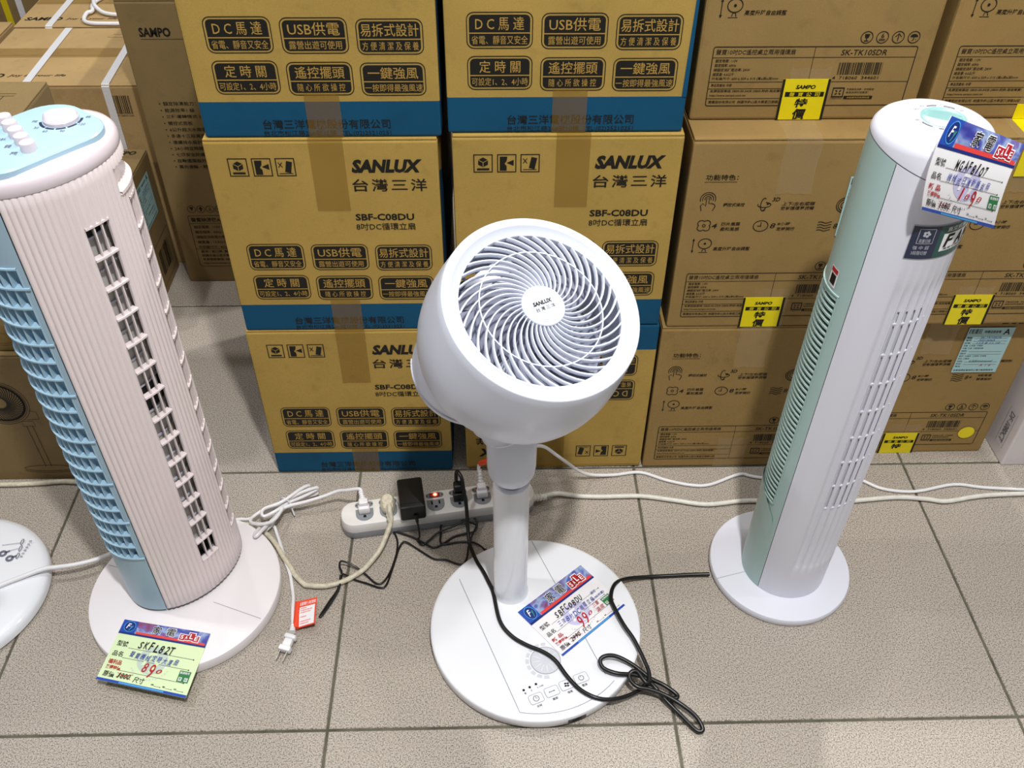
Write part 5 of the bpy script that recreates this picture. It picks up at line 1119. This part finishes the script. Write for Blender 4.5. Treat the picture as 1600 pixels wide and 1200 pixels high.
# the strip's own lead
C_strip_cord = [W(SL-.002, -.004, .018), W(SL+.012, -.004, .017)]+C_strip_cord[2:]
r = cord('strip_lead', 'thick white lead of the power strip running off to the right on the floor', C_strip_cord, .0042, 'cord_dirty', seg=12); L = V3(r.location)
mb = MB(); strain(mb, V3(W(SL-.001, -.004, .018))-L, V3(W(SL+.022, -.005, .016))-L, .0085, .0058, 'cord_dirty', 4); mb.build('strain_relief', r)
cord('mains_lead', 'white cord crossing the glossy foot at the left edge and running behind the ribbed fan', C_white_left, .0037, 'cord_white')
T2 = [(-.640, 1.25, .442), (-.690, 1.115, .442), (-.6780, 1.0503, .444), (-.6862, 1.0369, .444), (-.6846, 1.0076, .442), (-.6741, .9884, .442), (-.6559, .9792, .442), (-.6276, .9770, .442), (-.5826, .9770, .442), (-.52, .985, .442)]
T1 = [(-.53, 1.035, .442), (-.5862, 1.030, .442), (-.625, 1.030, .443), (-.650, 1.040, .444), (-.668, 1.058, .447), (-.684, 1.085, .449), (-.705, 1.16, .442), (-.70, 1.25, .442)]
r = cord('white_cable', 'thick white cable looped on top of the strapped carton at the top left', T2, .0046, 'cord_white')
mb = MB(); mb.tube([V3(q)-V3(T2[0]) for q in T1], .0046, 'cord_white', 10, 4); mb.build('cable', r)
Q = Quad(V3((-.592, 1.024, .447))-V3(T2[0]), V3((-.56, 1.024, .447))-V3(T2[0]), V3((-.56, .982, .447))-V3(T2[0]), V3((-.592, .982, .447))-V3(T2[0]))
mb = MB(); slab(mb, Q, 'paper_white'); mb.txt(Q, '警告使用須知', .1, .5, .9, .75, 'ink_red', .01, 0, .0004); mb.build('paper_tag', r)

# ---------------------------------------------------------------- price cards
def price_card(label, corners, paper, wm, model, blue, price, old, kind, extra=None, bend=None, hf=.22, green=False):
    c = [V3(q) for q in corners]; O = c[3].copy()
    root = thing('price_card', label, 'price card', O, 0, 'hand-written price cards'); Q = Quad(*[q-O for q in c], 0., [V3(q)-O for q in bend] if bend else None, hf); rw = .75
    mb = MB(); slab(mb, Q, paper, .0007, 12, 14); mb.build('card', root)
    # printed template; coordinates u 0..1, v 0..1 from the foot
    mb = MB(); h = .0003
    mb.grid(Q, 0, .785, 1, 1, 'head_swirl', h, 14, 6); mb.grid(Q, 0, .770, 1, .800, 'head_navy', h*2, 14, 2)
    mb.grid(Q, .19, .800, .985, .835, 'head_red', h*2, 14, 2); mb.grid(Q, 0, .0, 1, .040, 'head_blue', h, 14, 2); mb.grid(Q, .25, .008, .75, .030, 'emblem_ring', h*2, 10, 1)
    mb.grid(Q, 0, .795, .175, 1, 'head_blue', h*2, 4, 4)
    n = 28
    def disc(u, v, ru, m, hh): mb.add([Q.p(u+ru*cos(2*pi*i/n), v+ru/rw*sin(2*pi*i/n), hh) for i in range(n)]+[Q.p(u, v, hh)], [(i, (i+1) % n, n) for i in range(n)], m)
    def circ_line(u, v, ru, w, m, hh): 
        mb.add([Q.p(u+(ru+s*w)*cos(2*pi*i/n), v+(ru+s*w)/rw*sin(2*pi*i/n), hh) for i in range(n) for s in (0, 1)], [(2*i, 2*i+1, 2*((i+1) % n)+1, 2*((i+1) % n)) for i in range(n)], m)
    disc(.098, .898, .062, 'head_navy', h*3); circ_line(.098, .898, .060, .006, 'emblem_ring', h*4)
    mb.txt(Q, 'F', .062, .862, .108, .945, 'pure_white', .02, .3, h*5); mb.txt(Q, 'y', .098, .835, .140, .915, 'hand_green' if not green else 'emblem_ring', .02, .3, h*5)
    for k, ch in enumerate('家電'):
        u = .36+.165*k
        mb.txt(Q, ch, u-.006, .842, u+.106, .978, 'pure_white', .03, .06, h*4); mb.txt(Q, ch, u, .850, u+.100, .970, 'ink', .010, .06, h*5)
    for k, (ch, u, v, w, hh) in enumerate((('S', .685, .825, .058, .085), ('A', .738, .835, .050, .072), ('L', .782, .840, .068, .110), ('E', .842, .828, .060, .085))):
        mb.poly(Q, [(u-.008, v-.010), (u+w+.008, v-.014), (u+w+.010, v+hh+.012), (u-.006, v+hh+.014)], 'pure_white', h*5)
        mb.poly(Q, [(u, v), (u+w, v-.004), (u+w+.002, v+hh), (u+.002, v+hh+.004)], 'sale_red', h*6); mb.txt(Q, ch, u+w*.22, v+hh*.16, u+w*.80, v+hh*.86, 'pure_white', .02, 0, h*7)
    # watermark
    disc(.50, .44, .165, wm, h); mb.txt(Q, 'F', .40, .34, .53, .56, paper, .03, .3, h*2); mb.txt(Q, 'y', .50, .25, .61, .46, paper, .03, .3, h*2)
    for k, ch in enumerate('AIR-conditioner'):
        a = radians(215+8.6*k); u, v = .50+.225*cos(a), .44+.225/rw*sin(a)
        if ch != '-': mb.txt(Q, ch, u-.009, v-.015, u+.009, v+.015, 'print_faint', .004, 0, h*2)
    # printed lines and captions
    for v, u0, u1 in ((.560, .185, .93), (.395, .165, .92), (.195, .20, .92)):
        mb.grid(Q, u0, v, u1, v+.005, 'ink', h*2, 10, 1); disc(u1, v+.0025, .007, 'ink', h*2)
    mb.txt(Q, '型號', .045, .570, .165, .660, 'ink', .008, 0, h*3); mb.txt(Q, '品名', .045, .405, .160, .490, 'ink', .008, 0, h*3)
    mb.txt(Q, kind, .040, .275, .190, .350, 'ink_red', .02, 0, h*3); mb.txt(Q, '驚爆特價', .040, .190, .205, .255, 'ink_red', .02, 0, h*3)
    mb.txt(Q, '原價', .045, .070, .170, .160, 'ink', .012, 0, h*3); mb.txt(Q, '尺寸', .385, .060, .510, .150, 'ink', .008, .1, h*3)
    for k in range(3):
        u = .60+.125*k; mb.txt(Q, '高寬深'[k], u-.01, .075, u+.022, .100, 'ink', .004, 0, h*2); mb.grid(Q, u+.025, .070, u+.09, .074, 'ink', h*2, 2, 1); disc(u+.095, .072, .005, 'ink', h*2)
    mb.grid(Q, .835, .205, .960, .375, 'stamp_green', h*2, 3, 3); mb.txt(Q, '能源效率', .845, .325, .950, .362, 'pure_white', .012, 0, h*3)
    for ch, u in (('第', .848), ('級', .912)): mb.poly(Q, [(u, .220), (u+.036, .220), (u+.036, .275), (u, .275)], 'pure_white', h*3); mb.txt(Q, ch, u+.004, .226, u+.032, .270, 'stamp_green', .006, 0, h*4)
    mb.build('printed_form', root)
    # handwriting
    mb = MB(); H = h*5
    n = len(model); du = .42/n
    for k, ch in enumerate(model):
        rj = random.Random(ord(ch)*7+k); dv = rj.uniform(-.012, .015); mb.txt(Q, ch, .285+du*k, .572+dv, .285+du*(k+.84), .700+dv+rj.uniform(-.02, .01), 'ink', .014, .28, H)
    nb = len(blue); du = .56/nb
    for k, ch in enumerate(blue):
        rj = random.Random(ord(ch)+k); dv = rj.uniform(-.01, .02); mb.txt(Q, ch, .235+du*k, .408+dv, .235+du*(k+.86), .505+dv, 'ink_blue', .002, .3, H)
    u = .43; dw = .080
    for k, ch in enumerate(price):
        lo = .145 if ch == '9' else .235
        mb.txt(Q, ch, u+dw*k, lo+(.02 if k else .0), u+dw*(k+.75), .385-(.06 if ch == '0' else 0), 'ink_red', .006, .3, H)
    for k, ch in enumerate(old): mb.txt(Q, ch, .205+.036*k, .080, .205+.036*(k+.95), .165, 'ink', .014, .3, H)
    for a_, b_ in (((.195, .155), (.36, .085)), ((.195, .090), (.37, .165))): mb.add([Q.p(a_[0], a_[1], H), Q.p(b_[0], b_[1], H), Q.p(b_[0], b_[1]+.007, H), Q.p(a_[0], a_[1]+.007, H)], [(0, 1, 2, 3)], 'ink_red')
    for s, u0, v0, u1, v1, m in extra or (): mb.txt(Q, s, u0, v0, u1, v1, m, .002, .25, H)
    mb.build('handwriting', root); return root
price_card('pale green price card leaning on the foot of the ribbed tower fan', ((-.3299, -.3257, .0245), (-.1924, -.3535, .0245), (-.2067, -.4578, .0205), (-.3447, -.4250, .0215)), 'paper_green', 'wm_grey', 'SKFL82T', '聲寶機械定時大廈扇', '890', '1800', '福利品', green=True)
price_card('white price card lying on the foot of the round-headed fan', ((.2774, -.3244, .0240), (.3824, -.2365, .0240), (.4465, -.3150, .0240), (.3428, -.4030, .0240)), 'paper_white', 'wm_lav', 'SBFC08DU', '三洋8吋DC循環立扇', '990', '2990', '新 品', (('遙控', .800, .535, .880, .590, 'ink_blue'), ('(USB充電)', .765, .420, .945, .480, 'ink_blue'), ('三重', .700, .320, .800, .395, 'ink_red'), ('溫度', .690, .205, .820, .290, 'ink_red')), hf=.30)
price_card('white price card hanging over the top of the mint tower fan', ((.7074, -.2930, .8356), (.8067, -.2745, .7933), (.7942, -.2995, .7056), (.6966, -.3180, .7420)), 'paper_white', 'wm_lav', 'MGAF8107', '機械式日清新護氣扇', '1090', '1680', '新 品', bend=((.6951, -.3080, .8113), (.7946, -.2895, .7750)), hf=.31)
bpy.data.objects.remove(_txt)
